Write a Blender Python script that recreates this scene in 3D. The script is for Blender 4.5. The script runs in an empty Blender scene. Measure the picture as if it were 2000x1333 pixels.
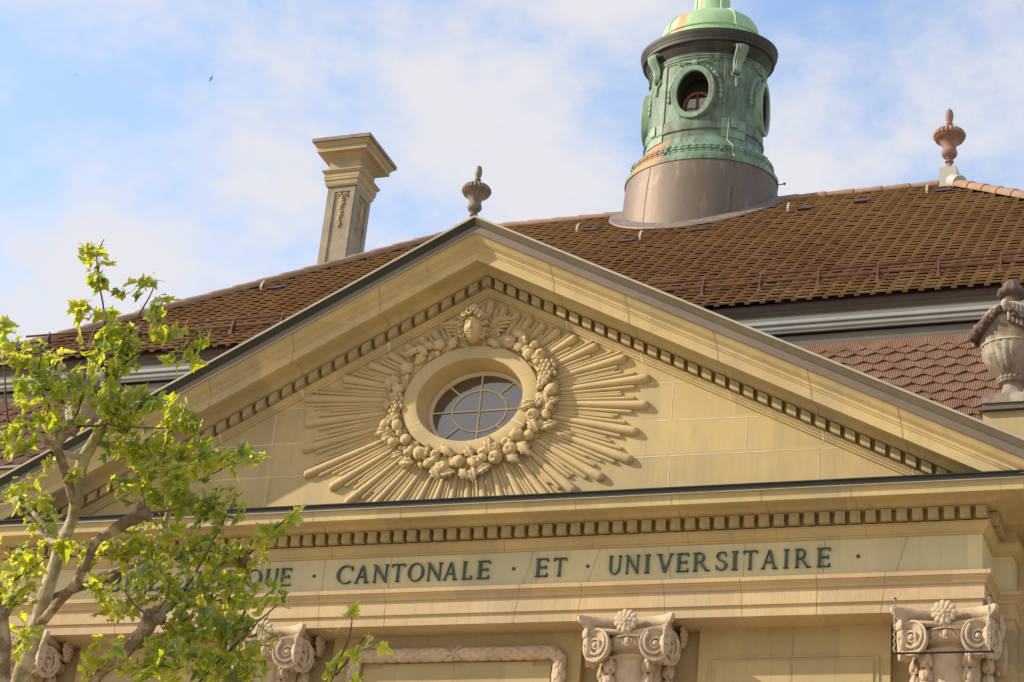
import bpy, math, random
from mathutils import Vector, Matrix
R_ = math.radians
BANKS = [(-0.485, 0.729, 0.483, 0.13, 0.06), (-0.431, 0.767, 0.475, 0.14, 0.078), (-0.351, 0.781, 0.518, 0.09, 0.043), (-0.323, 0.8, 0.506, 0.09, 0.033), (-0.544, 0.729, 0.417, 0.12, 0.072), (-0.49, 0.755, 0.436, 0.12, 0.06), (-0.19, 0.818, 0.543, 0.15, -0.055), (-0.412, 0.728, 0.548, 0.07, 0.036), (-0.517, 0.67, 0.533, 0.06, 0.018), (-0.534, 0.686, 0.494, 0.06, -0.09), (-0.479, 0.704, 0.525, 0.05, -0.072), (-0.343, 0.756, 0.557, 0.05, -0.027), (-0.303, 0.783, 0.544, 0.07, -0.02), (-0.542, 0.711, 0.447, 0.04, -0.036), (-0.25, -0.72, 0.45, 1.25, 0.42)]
random.seed(7)
SC = bpy.context.scene
COL = SC.collection

# ------------------------------------------------------------------ camera
cam = bpy.data.cameras.new("Camera"); cam_o = bpy.data.objects.new("Camera", cam); COL.objects.link(cam_o)
CR = Vector((0.93479754, 0.34275084, 0.09314192)); CU = Vector((0.07131884, -0.43803128, 0.89612623)); CF = Vector((-0.34794709, 0.83105382, 0.43391516))
CAM = Vector((11.08162, -25.47124, 1.6))
cam_o.matrix_world = Matrix(((CR.x, CU.x, -CF.x, CAM.x), (CR.y, CU.y, -CF.y, CAM.y), (CR.z, CU.z, -CF.z, CAM.z), (0, 0, 0, 1)))
cam.sensor_width = 36.0; cam.lens = 4173.53 / 2000 * 36.0; cam.clip_start = 0.2; cam.clip_end = 4000
SC.camera = cam_o

# ------------------------------------------------------------------ light
SUN_EL, SUN_DIR = 30.9, Vector((-0.787, -0.342, 0.514)).normalized()
sun = bpy.data.lights.new("Sun", 'SUN'); sun.energy = 2.35; sun.angle = R_(0.5); sun.color = (1.0, 0.875, 0.71)
sun_o = bpy.data.objects.new("Sun", sun); COL.objects.link(sun_o)
sun_o.rotation_euler = SUN_DIR.to_track_quat('Z', 'Y').to_euler(); sun_o.location = (-40, -20, 40)

W = bpy.data.worlds.new("World"); SC.world = W; W.use_nodes = True
nt = W.node_tree; nt.nodes.clear()
def wn(t, **k):
    n = nt.nodes.new(t)
    for a, b in k.items(): setattr(n, a, b)
    return n
out = wn('ShaderNodeOutputWorld'); bg = wn('ShaderNodeBackground'); bg.inputs['Strength'].default_value = 0.135
sky = wn('ShaderNodeTexSky', sky_type='NISHITA'); sky.sun_disc = False
sky.sun_elevation = R_(SUN_EL); sky.sun_rotation = math.atan2(SUN_DIR.x, SUN_DIR.y); sky.air_density = 1.0; sky.dust_density = 1.2; sky.ozone_density = 1.0
tc = wn('ShaderNodeTexCoord')
mp = wn('ShaderNodeMapping'); mp.inputs['Scale'].default_value = (1.3, 1.3, 2.0); mp.inputs['Rotation'].default_value = (0.0, 0.25, 0.4); mp.inputs['Location'].default_value = (0.3, 1.1, 0.2)
n1 = wn('ShaderNodeTexNoise'); n1.inputs['Scale'].default_value = 3.1; n1.inputs['Detail'].default_value = 10; n1.inputs['Roughness'].default_value = 0.60; n1.inputs['Distortion'].default_value = 0.15
n2 = wn('ShaderNodeTexNoise'); n2.inputs['Scale'].default_value = 11; n2.inputs['Detail'].default_value = 6; n2.inputs['Roughness'].default_value = 0.6
sx = wn('ShaderNodeSeparateXYZ')
hz = wn('ShaderNodeMapRange'); hz.inputs['From Min'].default_value = 0.30; hz.inputs['From Max'].default_value = 0.66; hz.inputs['To Min'].default_value = 0.13; hz.inputs['To Max'].default_value = -0.03
ad = wn('ShaderNodeMath', operation='ADD'); BANK = None
for (bx, by, bz, rad, amp) in BANKS:   # broad cloud banks and clear gaps by direction; unseen last bank added for fill
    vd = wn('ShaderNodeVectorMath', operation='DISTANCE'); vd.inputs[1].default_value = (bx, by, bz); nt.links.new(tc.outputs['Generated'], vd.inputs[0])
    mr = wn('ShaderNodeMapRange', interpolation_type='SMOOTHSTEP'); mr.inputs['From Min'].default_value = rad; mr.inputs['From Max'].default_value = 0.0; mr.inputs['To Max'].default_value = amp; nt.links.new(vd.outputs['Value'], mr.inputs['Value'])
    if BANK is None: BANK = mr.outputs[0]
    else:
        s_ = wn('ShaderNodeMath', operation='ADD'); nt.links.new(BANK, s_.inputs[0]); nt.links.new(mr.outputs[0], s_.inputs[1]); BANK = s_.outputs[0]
adb = wn('ShaderNodeMath', operation='ADD'); ad2 = wn('ShaderNodeMath', operation='MULTIPLY_ADD'); ad2.inputs[1].default_value = 0.34
rp = wn('ShaderNodeValToRGB'); rp.color_ramp.elements[0].position = 0.635; rp.color_ramp.elements[1].position = 0.87
rp.color_ramp.elements[0].color = (0.0, 0, 0, 1); rp.color_ramp.elements[1].color = (0.93, 0.93, 0.93, 1); rp.color_ramp.interpolation = 'EASE'
mx = wn('ShaderNodeMix', data_type='RGBA'); mx.inputs['B'].default_value = (2.28, 2.24, 2.31, 1)
tint = wn('ShaderNodeMix', data_type='RGBA', blend_type='MULTIPLY'); tint.inputs['Factor'].default_value = 1.0; tint.inputs['B'].default_value = (0.97, 0.93, 0.90, 1)
L = nt.links.new
L(tc.outputs['Generated'], mp.inputs['Vector']); L(mp.outputs[0], n1.inputs['Vector']); L(mp.outputs[0], n2.inputs['Vector'])
L(tc.outputs['Generated'], sx.inputs[0]); L(sx.outputs['Z'], hz.inputs['Value'])
L(n2.outputs['Fac'], ad2.inputs[0]); L(n1.outputs['Fac'], ad2.inputs[2]); L(ad2.outputs[0], ad.inputs[0]); L(hz.outputs[0], ad.inputs[1])
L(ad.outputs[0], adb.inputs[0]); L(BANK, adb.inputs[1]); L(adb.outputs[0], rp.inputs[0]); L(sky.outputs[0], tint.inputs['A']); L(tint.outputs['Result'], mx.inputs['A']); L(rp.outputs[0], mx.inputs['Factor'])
L(mx.outputs['Result'], bg.inputs['Color']); L(bg.outputs[0], out.inputs[0])

SC.view_settings.view_transform = 'Standard'; SC.view_settings.look = 'None'; SC.view_settings.gamma = 1.0
SC.view_settings.exposure = 1.43; SC.view_settings.use_curve_mapping = False
SC.cycles.max_bounces = 6; SC.cycles.transparent_max_bounces = 8

# ------------------------------------------------------------------ materials
def new_mat(name):
    m = bpy.data.materials.new(name); m.use_nodes = True
    t = m.node_tree; b = t.nodes['Principled BSDF']
    return m, t, b
def mat(name, c1, c2=None, scale=3.0, rough=0.85, metal=0.0, bump=0.0, bscale=40.0, stretch=(1, 1, 1), lo=0.35, hi=0.65, c3=None, s3=1.2, f3=(0.5, 0.75), detail=6, bstretch=(1, 1, 1), spec=0.3, blocks=None):
    """two or three real surface colours mixed by noise, optional fine bump"""
    k = 1.60 if 'greenish' in name else 1.38 if 'stone' in name else 1.36 if 'tile' in name else 1.0
    kk = (k, k * 1.035, k * 1.12) if 'stone' in name else (k, k * 1.0, k)
    c1, c2, c3 = [tuple(w * q for w, q in zip(kk, c)) if c else c for c in (c1, c2, c3)]
    m, t, b = new_mat(name); L = t.links.new; N = t.nodes.new
    b.inputs['Roughness'].default_value = rough; b.inputs['Metallic'].default_value = metal
    b.inputs['Specular IOR Level'].default_value = spec
    b.inputs['Base Color'].default_value = (*c1, 1)
    co = N('ShaderNodeTexCoord')
    def noise(sc, st, det=detail):
        mpn = N('ShaderNodeMapping'); mpn.inputs['Scale'].default_value = st; L(co.outputs['Object'], mpn.inputs[0])
        n = N('ShaderNodeTexNoise'); n.inputs['Scale'].default_value = sc; n.inputs['Detail'].default_value = det; n.inputs['Roughness'].default_value = 0.6; L(mpn.outputs[0], n.inputs['Vector'])
        return n.outputs['Fac']
    def ramp(f, a, bb):
        r = N('ShaderNodeMapRange'); r.inputs['From Min'].default_value = a; r.inputs['From Max'].default_value = bb; L(f, r.inputs['Value']); return r.outputs[0]
    cur = None
    if c2:
        x = N('ShaderNodeMix'); x.data_type = 'RGBA'; x.inputs['A'].default_value = (*c1, 1); x.inputs['B'].default_value = (*c2, 1)
        L(ramp(noise(scale, stretch), lo, hi), x.inputs['Factor']); cur = x.outputs['Result']
    if c3:
        x = N('ShaderNodeMix'); x.data_type = 'RGBA'; x.inputs['B'].default_value = (*c3, 1)
        if cur: L(cur, x.inputs['A'])
        else: x.inputs['A'].default_value = (*c1, 1)
        L(ramp(noise(s3, stretch), *f3), x.inputs['Factor']); cur = x.outputs['Result']
    if blocks:      # every ashlar block has its own tone, plus faint rain streaks
        cx = N('ShaderNodeSeparateXYZ'); L(co.outputs['Object'], cx.inputs[0]); cb = N('ShaderNodeCombineXYZ'); L(cx.outputs['X'], cb.inputs['X']); L(cx.outputs['Z'], cb.inputs['Y'])
        bt = N('ShaderNodeTexBrick'); bt.inputs['Scale'].default_value = 1.0; bt.inputs['Mortar Size'].default_value = 0.0; bt.inputs['Brick Width'].default_value = blocks[0]; bt.inputs['Row Height'].default_value = blocks[1]
        bt.inputs['Color1'].default_value = (0.86, 0.87, 0.90, 1); bt.inputs['Color2'].default_value = (1.05, 1.04, 1.0, 1); L(cb.outputs[0], bt.inputs['Vector'])
        x = N('ShaderNodeMix'); x.data_type = 'RGBA'; x.blend_type = 'MULTIPLY'; x.inputs['Factor'].default_value = 1.0; L(cur, x.inputs['A']); L(bt.outputs['Color'], x.inputs['B']); cur = x.outputs['Result']
        x = N('ShaderNodeMix'); x.data_type = 'RGBA'; x.blend_type = 'MULTIPLY'; x.inputs['B'].default_value = (0.80, 0.80, 0.81, 1); L(cur, x.inputs['A']); L(ramp(noise(9, (1.3, 1.3, 0.09)), 0.54, 0.80), x.inputs['Factor']); cur = x.outputs['Result']
    if cur: L(cur, b.inputs['Base Color'])
    if bump:
        bp = N('ShaderNodeBump'); bp.inputs['Strength'].default_value = bump; bp.inputs['Distance'].default_value = 0.02
        L(noise(bscale, bstretch, 5), bp.inputs['Height']); L(bp.outputs[0], b.inputs['Normal'])
    return m
M = {}
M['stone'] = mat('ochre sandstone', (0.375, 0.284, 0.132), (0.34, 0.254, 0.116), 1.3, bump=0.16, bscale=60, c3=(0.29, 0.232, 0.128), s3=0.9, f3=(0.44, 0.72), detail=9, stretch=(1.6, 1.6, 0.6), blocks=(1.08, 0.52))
M['carved'] = mat('carved ochre sandstone', (0.37, 0.275, 0.135), (0.335, 0.25, 0.12), 4, bump=0.3, bscale=60, c3=(0.29, 0.235, 0.13), s3=2.0, f3=(0.55, 0.8))
M['frieze'] = mat('greenish sandstone', (0.375, 0.325, 0.185), (0.35, 0.295, 0.165), 1.8, bump=0.12, bscale=60, c3=(0.34, 0.30, 0.185), s3=0.8, blocks=(1.15, 1.0))
M['arch'] = mat('pinkish tooled sandstone', (0.405, 0.295, 0.16), (0.365, 0.26, 0.138), 1.5, bump=0.5, bscale=16, bstretch=(9, 9, 0.7), c3=(0.38, 0.285, 0.17), s3=0.8, blocks=(1.12, 1.0))
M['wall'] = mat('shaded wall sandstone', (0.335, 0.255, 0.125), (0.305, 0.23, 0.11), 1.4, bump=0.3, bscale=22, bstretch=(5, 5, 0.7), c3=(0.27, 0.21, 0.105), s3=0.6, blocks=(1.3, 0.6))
M['capital'] = mat('weathered pinkish stone', (0.395, 0.305, 0.20), (0.305, 0.23, 0.15), 8, bump=0.45, bscale=50, c3=(0.24, 0.175, 0.11), s3=3.0, f3=(0.52, 0.8))
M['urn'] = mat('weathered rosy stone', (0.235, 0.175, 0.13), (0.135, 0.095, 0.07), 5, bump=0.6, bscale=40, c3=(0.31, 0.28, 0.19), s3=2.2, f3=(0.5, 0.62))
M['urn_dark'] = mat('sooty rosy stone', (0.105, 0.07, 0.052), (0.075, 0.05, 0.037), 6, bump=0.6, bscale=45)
M['mortar'] = mat('pale mortar', (0.74, 0.66, 0.50), (0.58, 0.47, 0.30), 6, rough=0.9)
M['crack'] = mat('open joint', (0.27, 0.185, 0.09), (0.38, 0.27, 0.135), 6, rough=0.95)
M['chim'] = mat('grey weathered stone', (0.24, 0.205, 0.14), (0.19, 0.16, 0.112), 3.0, bump=0.5, bscale=30, c3=(0.12, 0.10, 0.08), s3=1.6, f3=(0.5, 0.75))
M['chim_orn'] = mat('salmon carved stone', (0.33, 0.235, 0.14), (0.25, 0.18, 0.105), 8, bump=0.5, bscale=50)
M['tile'] = mat('brown clay tile', (0.25, 0.155, 0.09), (0.16, 0.097, 0.058), 7, rough=0.8, bump=0.3, bscale=60, c3=(0.25, 0.175, 0.088), s3=0.30, f3=(0.40, 0.66))
M['tile_red'] = mat('reddish brown ribbed tile', (0.172, 0.10, 0.066), (0.125, 0.07, 0.046), 3, rough=0.75, bump=0.25, bscale=60)
M['ridge'] = mat('brown ridge tile', (0.24, 0.155, 0.105), (0.19, 0.12, 0.085), 4, rough=0.75, bump=0.3, bscale=50, c3=(0.16, 0.11, 0.075), s3=1.3, f3=(0.5, 0.7))
M['under'] = mat('dark underlay', (0.03, 0.02, 0.015), rough=0.95)
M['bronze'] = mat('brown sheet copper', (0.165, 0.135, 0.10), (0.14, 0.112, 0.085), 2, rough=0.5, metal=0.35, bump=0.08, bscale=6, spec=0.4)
M['gutter'] = mat('dark weathered copper and soffit shade', (0.045, 0.045, 0.036), (0.036, 0.038, 0.03), 2, rough=0.5, metal=0.3)
M['gutter_brown'] = mat('purple brown gutter copper', (0.085, 0.055, 0.048), (0.07, 0.045, 0.04), 2, rough=0.55, metal=0.3)
M['lip'] = mat('pale folded metal edge', (0.40, 0.36, 0.28), (0.33, 0.29, 0.23), 5, rough=0.5, metal=0.2)
M['zinc'] = mat('grey painted sheet metal', (0.44, 0.45, 0.43), (0.40, 0.41, 0.39), 2, rough=0.45, metal=0.15, spec=0.4)
M['zinc_dark'] = mat('olive grey sheet metal', (0.20, 0.19, 0.155), (0.17, 0.16, 0.135), 2, rough=0.6)
M['lead'] = mat('grey weathered lead', (0.24, 0.21, 0.17), (0.17, 0.14, 0.115), 9, rough=0.6, metal=0.2, c3=(0.17, 0.10, 0.09), s3=4, f3=(0.45, 0.7))
M['terra'] = mat('pink terracotta', (0.29, 0.165, 0.135), (0.215, 0.115, 0.095), 9, rough=0.7, c3=(0.33, 0.235, 0.175), s3=6, f3=(0.5, 0.75))
M['block'] = mat('pale grey sheet metal', (0.42, 0.42, 0.38), (0.38, 0.38, 0.34), 3, rough=0.5)
M['rust'] = mat('rust brown iron', (0.13, 0.055, 0.04), (0.09, 0.04, 0.032), 3, rough=0.65, c3=(0.22, 0.075, 0.035), s3=1.0, f3=(0.55, 0.7))
M['hook'] = mat('pale galvanised steel', (0.40, 0.37, 0.30), rough=0.5, metal=0.3)
M['wire'] = mat('verdigris wire', (0.34, 0.36, 0.22), rough=0.6)
M['chim_cap'] = mat('grey beige chimney stone', (0.30, 0.235, 0.125), (0.25, 0.20, 0.115), 2.5, bump=0.25, bscale=40, c3=(0.20, 0.17, 0.11), s3=1.5)
M['black'] = mat('black metal and recess shade', (0.015, 0.013, 0.012), rough=0.6)
M['letter'] = mat('green bronze lettering', (0.085, 0.12, 0.10), (0.06, 0.085, 0.072), 10, rough=0.5, metal=0.4)
M['white'] = mat('cream painted wood', (0.60, 0.50, 0.36), (0.55, 0.45, 0.32), 5, rough=0.55)
M['orange_wood'] = mat('orange brown wood', (0.30, 0.11, 0.035), (0.22, 0.08, 0.03), 8, rough=0.5)
M['skirt'] = mat('brown patinated copper sheet', (0.165, 0.13, 0.10), (0.13, 0.102, 0.08), 0.9, rough=0.6, metal=0.5, stretch=(2, 2, 0.3), c3=(0.23, 0.17, 0.14), s3=2.5, f3=(0.55, 0.7), spec=0.5)
M['bark'] = mat('mottled plane bark', (0.46, 0.40, 0.28), (0.25, 0.20, 0.125), 6, bump=0.8, bscale=25, c3=(0.28, 0.27, 0.09), s3=2.4, f3=(0.48, 0.62), lo=0.44, hi=0.58)
M['bark_dark'] = mat('dark knuckled bark', (0.17, 0.12, 0.07), (0.36, 0.29, 0.19), 7, bump=1.0, bscale=22, c3=(0.075, 0.052, 0.034), s3=4, lo=0.46, hi=0.6)
M['twig'] = mat('reddish brown twig', (0.13, 0.075, 0.05), (0.10, 0.06, 0.04), 5, rough=0.7)
M['petiole'] = mat('pale green leaf stalk', (0.36, 0.36, 0.16), rough=0.6)
M['bird'] = mat('dark feathers', (0.05, 0.05, 0.05), rough=0.8)
M['paving'] = mat('pale stone paving', (0.36, 0.29, 0.18), (0.31, 0.25, 0.155), 0.6, bump=0.2, bscale=8)
M['ground'] = mat('plaza gravel', (0.36, 0.29, 0.18), (0.30, 0.245, 0.15), 0.3, bump=0.2, bscale=6)

def copper(name, base, pale, brown, stain=None, bscale=1.0, brown_rng=(0.5, 0.68)):
    m, t, b = new_mat(name); L = t.links.new; N = t.nodes.new
    b.inputs['Roughness'].default_value = 0.62; b.inputs['Metallic'].default_value = 0.1
    co = N('ShaderNodeTexCoord')
    def nz(sc, st, a, bb, loc=(0, 0, 0)):
        mpn = N('ShaderNodeMapping'); mpn.inputs['Scale'].default_value = st; mpn.inputs['Location'].default_value = loc; L(co.outputs['Object'], mpn.inputs[0])
        n = N('ShaderNodeTexNoise'); n.inputs['Scale'].default_value = sc; n.inputs['Detail'].default_value = 8; n.inputs['Roughness'].default_value = 0.65; L(mpn.outputs[0], n.inputs['Vector'])
        r = N('ShaderNodeMapRange'); r.inputs['From Min'].default_value = a; r.inputs['From Max'].default_value = bb; L(n.outputs['Fac'], r.inputs['Value']); return r.outputs[0]
    cur = None
    for col, f in ((pale, nz(2.6 * bscale, (1, 1, 0.35), 0.45, 0.7)), (brown, nz(1.5 * bscale, (1, 1, 0.55), *brown_rng, loc=(3, 1, 2))), (brown, nz(7, (1.6, 1.6, 0.14), 0.52, 0.68, loc=(1, 5, 0)))):
        x = N('ShaderNodeMix'); x.data_type = 'RGBA'; x.inputs['B'].default_value = (*col, 1)
        if cur is None: x.inputs['A'].default_value = (*base, 1)
        else: L(cur, x.inputs['A'])
        L(f, x.inputs['Factor']); cur = x.outputs['Result']
    if stain:   # rust-coloured run-off below one seam, fixed to that side of the lantern
        col, ang, half = stain
        sp = N('ShaderNodeSeparateXYZ'); L(co.outputs['Object'], sp.inputs[0])
        at = N('ShaderNodeMath'); at.operation = 'ARCTAN2'; ng = N('ShaderNodeMath'); ng.operation = 'MULTIPLY'; ng.inputs[1].default_value = -1; L(sp.outputs['Y'], ng.inputs[0])
        L(sp.outputs['X'], at.inputs[0]); L(ng.outputs[0], at.inputs[1])
        su = N('ShaderNodeMath'); su.operation = 'SUBTRACT'; L(at.outputs[0], su.inputs[0]); su.inputs[1].default_value = ang
        ab = N('ShaderNodeMath'); ab.operation = 'ABSOLUTE'; L(su.outputs[0], ab.inputs[0])
        wob = nz(6, (1, 1, 0.2), 0.2, 0.8); w2 = N('ShaderNodeMath'); w2.operation = 'MULTIPLY_ADD'; w2.inputs[1].default_value = half * 0.9; L(wob, w2.inputs[0]); L(ab.outputs[0], w2.inputs[2])
        r = N('ShaderNodeMapRange'); r.inputs['From Min'].default_value = half * 1.4; r.inputs['From Max'].default_value = half * 0.8; r.inputs['To Max'].default_value = 0.85; L(w2.outputs[0], r.inputs['Value'])
        x = N('ShaderNodeMix'); x.data_type = 'RGBA'; x.inputs['B'].default_value = (*col, 1); L(cur, x.inputs['A']); L(r.outputs[0], x.inputs['Factor']); cur = x.outputs['Result']
    L(cur, b.inputs['Base Color'])
    return m
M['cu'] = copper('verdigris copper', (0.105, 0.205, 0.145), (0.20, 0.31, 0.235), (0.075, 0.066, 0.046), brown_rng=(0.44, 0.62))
M['cu_light'] = copper('pale verdigris copper', (0.17, 0.275, 0.195), (0.25, 0.36, 0.265), (0.10, 0.125, 0.08), brown_rng=(0.52, 0.72))
M['cu_dark'] = copper('blackened copper and recess shade', (0.024, 0.024, 0.019), (0.045, 0.052, 0.038), (0.015, 0.013, 0.010))
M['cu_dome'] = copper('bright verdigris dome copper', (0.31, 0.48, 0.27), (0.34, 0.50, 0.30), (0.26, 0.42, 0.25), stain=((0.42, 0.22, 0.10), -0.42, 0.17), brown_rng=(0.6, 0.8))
M['cu_foot'] = copper('rust streaked verdigris', (0.13, 0.23, 0.16), (0.26, 0.35, 0.24), (0.09, 0.085, 0.055), stain=((0.36, 0.17, 0.06), -0.62, 0.36))

def glass_mat():
    m, t, b = new_mat('dark window glass'); L = t.links.new; N = t.nodes.new
    o = t.nodes['Material Output']
    b.inputs['Base Color'].default_value = (0.006, 0.006, 0.007, 1); b.inputs['Roughness'].default_value = 0.3
    gl = N('ShaderNodeBsdfGlossy'); gl.inputs['Roughness'].default_value = 0.0; gn = N('ShaderNodeTexNoise'); gn.inputs['Scale'].default_value = 2.5; gc = N('ShaderNodeTexCoord'); L(gc.outputs['Object'], gn.inputs['Vector']); gb = N('ShaderNodeBump'); gb.inputs['Strength'].default_value = 0.25; gb.inputs['Distance'].default_value = 0.02; L(gn.outputs['Fac'], gb.inputs['Height']); L(gb.outputs[0], gl.inputs['Normal']); gl.inputs['Color'].default_value = (1, 0.93, 0.84, 1)
    mxs = N('ShaderNodeMixShader'); mxs.inputs[0].default_value = 0.2
    L(b.outputs[0], mxs.inputs[1]); L(gl.outputs[0], mxs.inputs[2]); L(mxs.outputs[0], o.inputs[0]); return m
M['glass'] = glass_mat()
def leaf_mat():
    m, t, b = new_mat('young plane leaf'); L = t.links.new; N = t.nodes.new
    o = t.nodes['Material Output']
    at = N('ShaderNodeAttribute'); at.attribute_name = 'tint'
    ge_ = N('ShaderNodeNewGeometry'); ud = N('ShaderNodeMix'); ud.data_type = 'RGBA'; ud.inputs['B'].default_value = (0.44, 0.50, 0.27, 1); L(at.outputs['Color'], ud.inputs['A'])
    bf = N('ShaderNodeMath'); bf.operation = 'MULTIPLY'; bf.inputs[1].default_value = 0.6; L(ge_.outputs['Backfacing'], bf.inputs[0]); L(bf.outputs[0], ud.inputs['Factor'])
    L(ud.outputs['Result'], b.inputs['Base Color']); b.inputs['Roughness'].default_value = 0.5; b.inputs['Specular IOR Level'].default_value = 0.35
    tr = N('ShaderNodeBsdfTranslucent'); hs = N('ShaderNodeMix'); hs.data_type = 'RGBA'; hs.blend_type = 'MULTIPLY'; hs.inputs['Factor'].default_value = 1.0; hs.inputs['B'].default_value = (1.25, 1.2, 0.45, 1)
    L(at.outputs['Color'], hs.inputs['A']); L(hs.outputs['Result'], tr.inputs['Color'])
    mxs = N('ShaderNodeMixShader'); mxs.inputs[0].default_value = 0.6
    L(b.outputs[0], mxs.inputs[1]); L(tr.outputs[0], mxs.inputs[2]); L(mxs.outputs[0], o.inputs[0]); return m
M['leaf'] = leaf_mat()

# ------------------------------------------------------------------ mesh helpers
class MB:
    def __init__(s): s.v = []; s.f = []; s.mi = []
    def add(s, vs, fs, mi=0):
        b = len(s.v); s.v += [tuple(x) for x in vs]; s.f += [tuple(b + i for i in f) for f in fs]; s.mi += [mi] * len(fs); return s
    def box(s, x0, x1, y0, y1, z0, z1, mi=0):
        return s.add([(x0, y0, z0), (x1, y0, z0), (x1, y1, z0), (x0, y1, z0), (x0, y0, z1), (x1, y0, z1), (x1, y1, z1), (x0, y1, z1)],
                     [(0, 3, 2, 1), (4, 5, 6, 7), (0, 1, 5, 4), (1, 2, 6, 5), (2, 3, 7, 6), (3, 0, 4, 7)], mi)
    def grid(s, rows, closed_u=False, closed_v=False, mi=0, flip=False):
        nu = len(rows[0]); b = [p for r in rows for p in r]; fs = []
        nv = len(rows)
        for j in range(nv if closed_v else nv - 1):
            for i in range(nu if closed_u else nu - 1):
                a, c = j * nu + i, j * nu + (i + 1) % nu; d, e = ((j + 1) % nv) * nu + (i + 1) % nu, ((j + 1) % nv) * nu + i
                fs.append((a, e, d, c) if flip else (a, c, d, e))
        return s.add(b, fs, mi)
    def lathe(s, prof, cx=0, cy=0, n=48, mi=0, flute=None, a0=0.0, a1=2 * math.pi, z0=0):
        """prof: (radius, z) from bottom to top"""
        full = abs(a1 - a0 - 2 * math.pi) < 1e-6; m = n if full else n + 1; rows = []
        for k, (r, z) in enumerate(prof):
            row = []
            for i in range(m):
                a = a0 + (a1 - a0) * i / n; rr = r * (flute(a, k) if flute else 1)
                row.append((cx + rr * math.sin(a), cy - rr * math.cos(a), z + z0))
            rows.append(row)
        return s.grid(rows, closed_u=full, mi=mi)
    def ell(s, c, r, rot=None, nu=10, nv=7, mi=0, disp=None):
        rows = []; c = Vector(c)
        for j in range(nv + 1):
            ph = -math.pi / 2 + math.pi * j / nv; row = []
            for i in range(nu):
                th = 2 * math.pi * i / nu
                d = Vector((math.cos(ph) * math.cos(th), math.cos(ph) * math.sin(th), math.sin(ph)))
                k = disp(d) if disp else 1.0
                p = Vector((d.x * r[0] * k, d.y * r[1] * k, d.z * r[2] * k))
                row.append(c + (rot @ p if rot else p))
            rows.append(row)
        return s.grid(rows, closed_u=True, mi=mi)
    def tube(s, pts, rad, n=8, mi=0, cap=True, flat=1.0):
        pts = [Vector(p) for p in pts]; m = len(pts)
        rad = [rad] * m if isinstance(rad, (int, float)) else rad
        t0 = (pts[1] - pts[0]).normalized(); up = Vector((0, 0, 1)) if abs(t0.z) < 0.9 else Vector((1, 0, 0))
        nrm = (up - t0 * up.dot(t0)).normalized(); rows = []
        for i in range(m):
            t = (pts[min(i + 1, m - 1)] - pts[max(i - 1, 0)]).normalized()
            nrm = (nrm - t * nrm.dot(t)).normalized(); bi = t.cross(nrm)
            rows.append([pts[i] + (nrm * math.cos(2 * math.pi * k / n) * flat + bi * math.sin(2 * math.pi * k / n)) * rad[i] for k in range(n)])
        b = len(s.v); s.grid(rows, closed_u=True, mi=mi)
        if cap: s.f += [tuple(b + k for k in reversed(range(n))), tuple(b + (m - 1) * n + k for k in range(n))]; s.mi += [mi, mi]
        return s
    def prism(s, poly, y0, y1, mi=0):
        """polygon in x,z (counter-clockwise seen from the front) extruded from y0 (front) to y1"""
        n = len(poly); vs = [(x, y0, z) for x, z in poly] + [(x, y1, z) for x, z in poly]
        fs = [tuple(range(n)), tuple(reversed(range(n, 2 * n)))] + [(i, i + n, (i + 1) % n + n, (i + 1) % n) for i in range(n)]
        return s.add(vs, fs, mi)
    def build(s, name, mats, parent=None, smooth=True, angle=38, loc=(0, 0, 0)):
        me = bpy.data.meshes.new(name); me.from_pydata(s.v, [], s.f); me.update()
        mats = mats if isinstance(mats, (list, tuple)) else [mats]
        for m in mats: me.materials.append(M[m])
        if any(s.mi): me.polygons.foreach_set('material_index', s.mi)
        if smooth:
            me.polygons.foreach_set('use_smooth', [True] * len(s.f)); me.set_sharp_from_angle(angle=R_(angle))
        o = bpy.data.objects.new(name, me); COL.objects.link(o); o.location = loc
        if parent: o.parent = parent
        return o
def inst(o, parent, loc, name=None, rot=None):
    c = o.copy(); COL.objects.link(c); c.parent = parent; c.location = loc
    if rot is not None: c.rotation_euler = rot
    return c
def tag(o, label=None, cat=None, group=None, kind=None):
    if label: o['label'] = label
    if cat: o['category'] = cat
    if group: o['group'] = group
    if kind: o['kind'] = kind
    return o
def empty(name, loc=(0, 0, 0)):
    o = bpy.data.objects.new(name, None); COL.objects.link(o); o.location = loc; o.empty_display_size = 0.2; return o
def copy_tree(o, parent=None):
    c = o.copy(); COL.objects.link(c); c.parent = parent
    for ch in list(o.children): copy_tree(ch, c)
    return c
def sweep(mb, prof, path, mi=0):
    """profile of (outward, z) swept along a plan path with mitred corners; outward is to the right of travel"""
    n = len(path); off = []
    for i in range(n):
        ds = []
        if i > 0: d = Vector((path[i][0] - path[i - 1][0], path[i][1] - path[i - 1][1])).normalized(); ds.append(Vector((d.y, -d.x)))
        if i < n - 1: d = Vector((path[i + 1][0] - path[i][0], path[i + 1][1] - path[i][1])).normalized(); ds.append(Vector((d.y, -d.x)))
        off.append(ds[0] if len(ds) == 1 else (ds[0] + ds[1]) / (1 + ds[0].dot(ds[1])))
    rows = [[(path[i][0] + off[i].x * p, path[i][1] + off[i].y * p, z) for i in range(n)] for p, z in prof]
    return mb.grid(rows, mi=mi)
def rotz(a): return Matrix.Rotation(a, 3, 'Z')
def basis(x, y, z): return Matrix(((x[0], y[0], z[0]), (x[1], y[1], z[1]), (x[2], y[2], z[2])))

# ================================================================== SETTING
g = MB(); g.add([(-900, -900, 0), (900, -900, 0), (900, 900, 0), (-900, 900, 0)], [(0, 1, 2, 3)])
tag(g.build('ground', 'ground', smooth=False), kind='structure')
g = MB(); g.box(-40, 40, -30, -1.2, -0.3, 0.012)
tag(g.build('pavement', 'paving', smooth=False), kind='structure')

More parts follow.
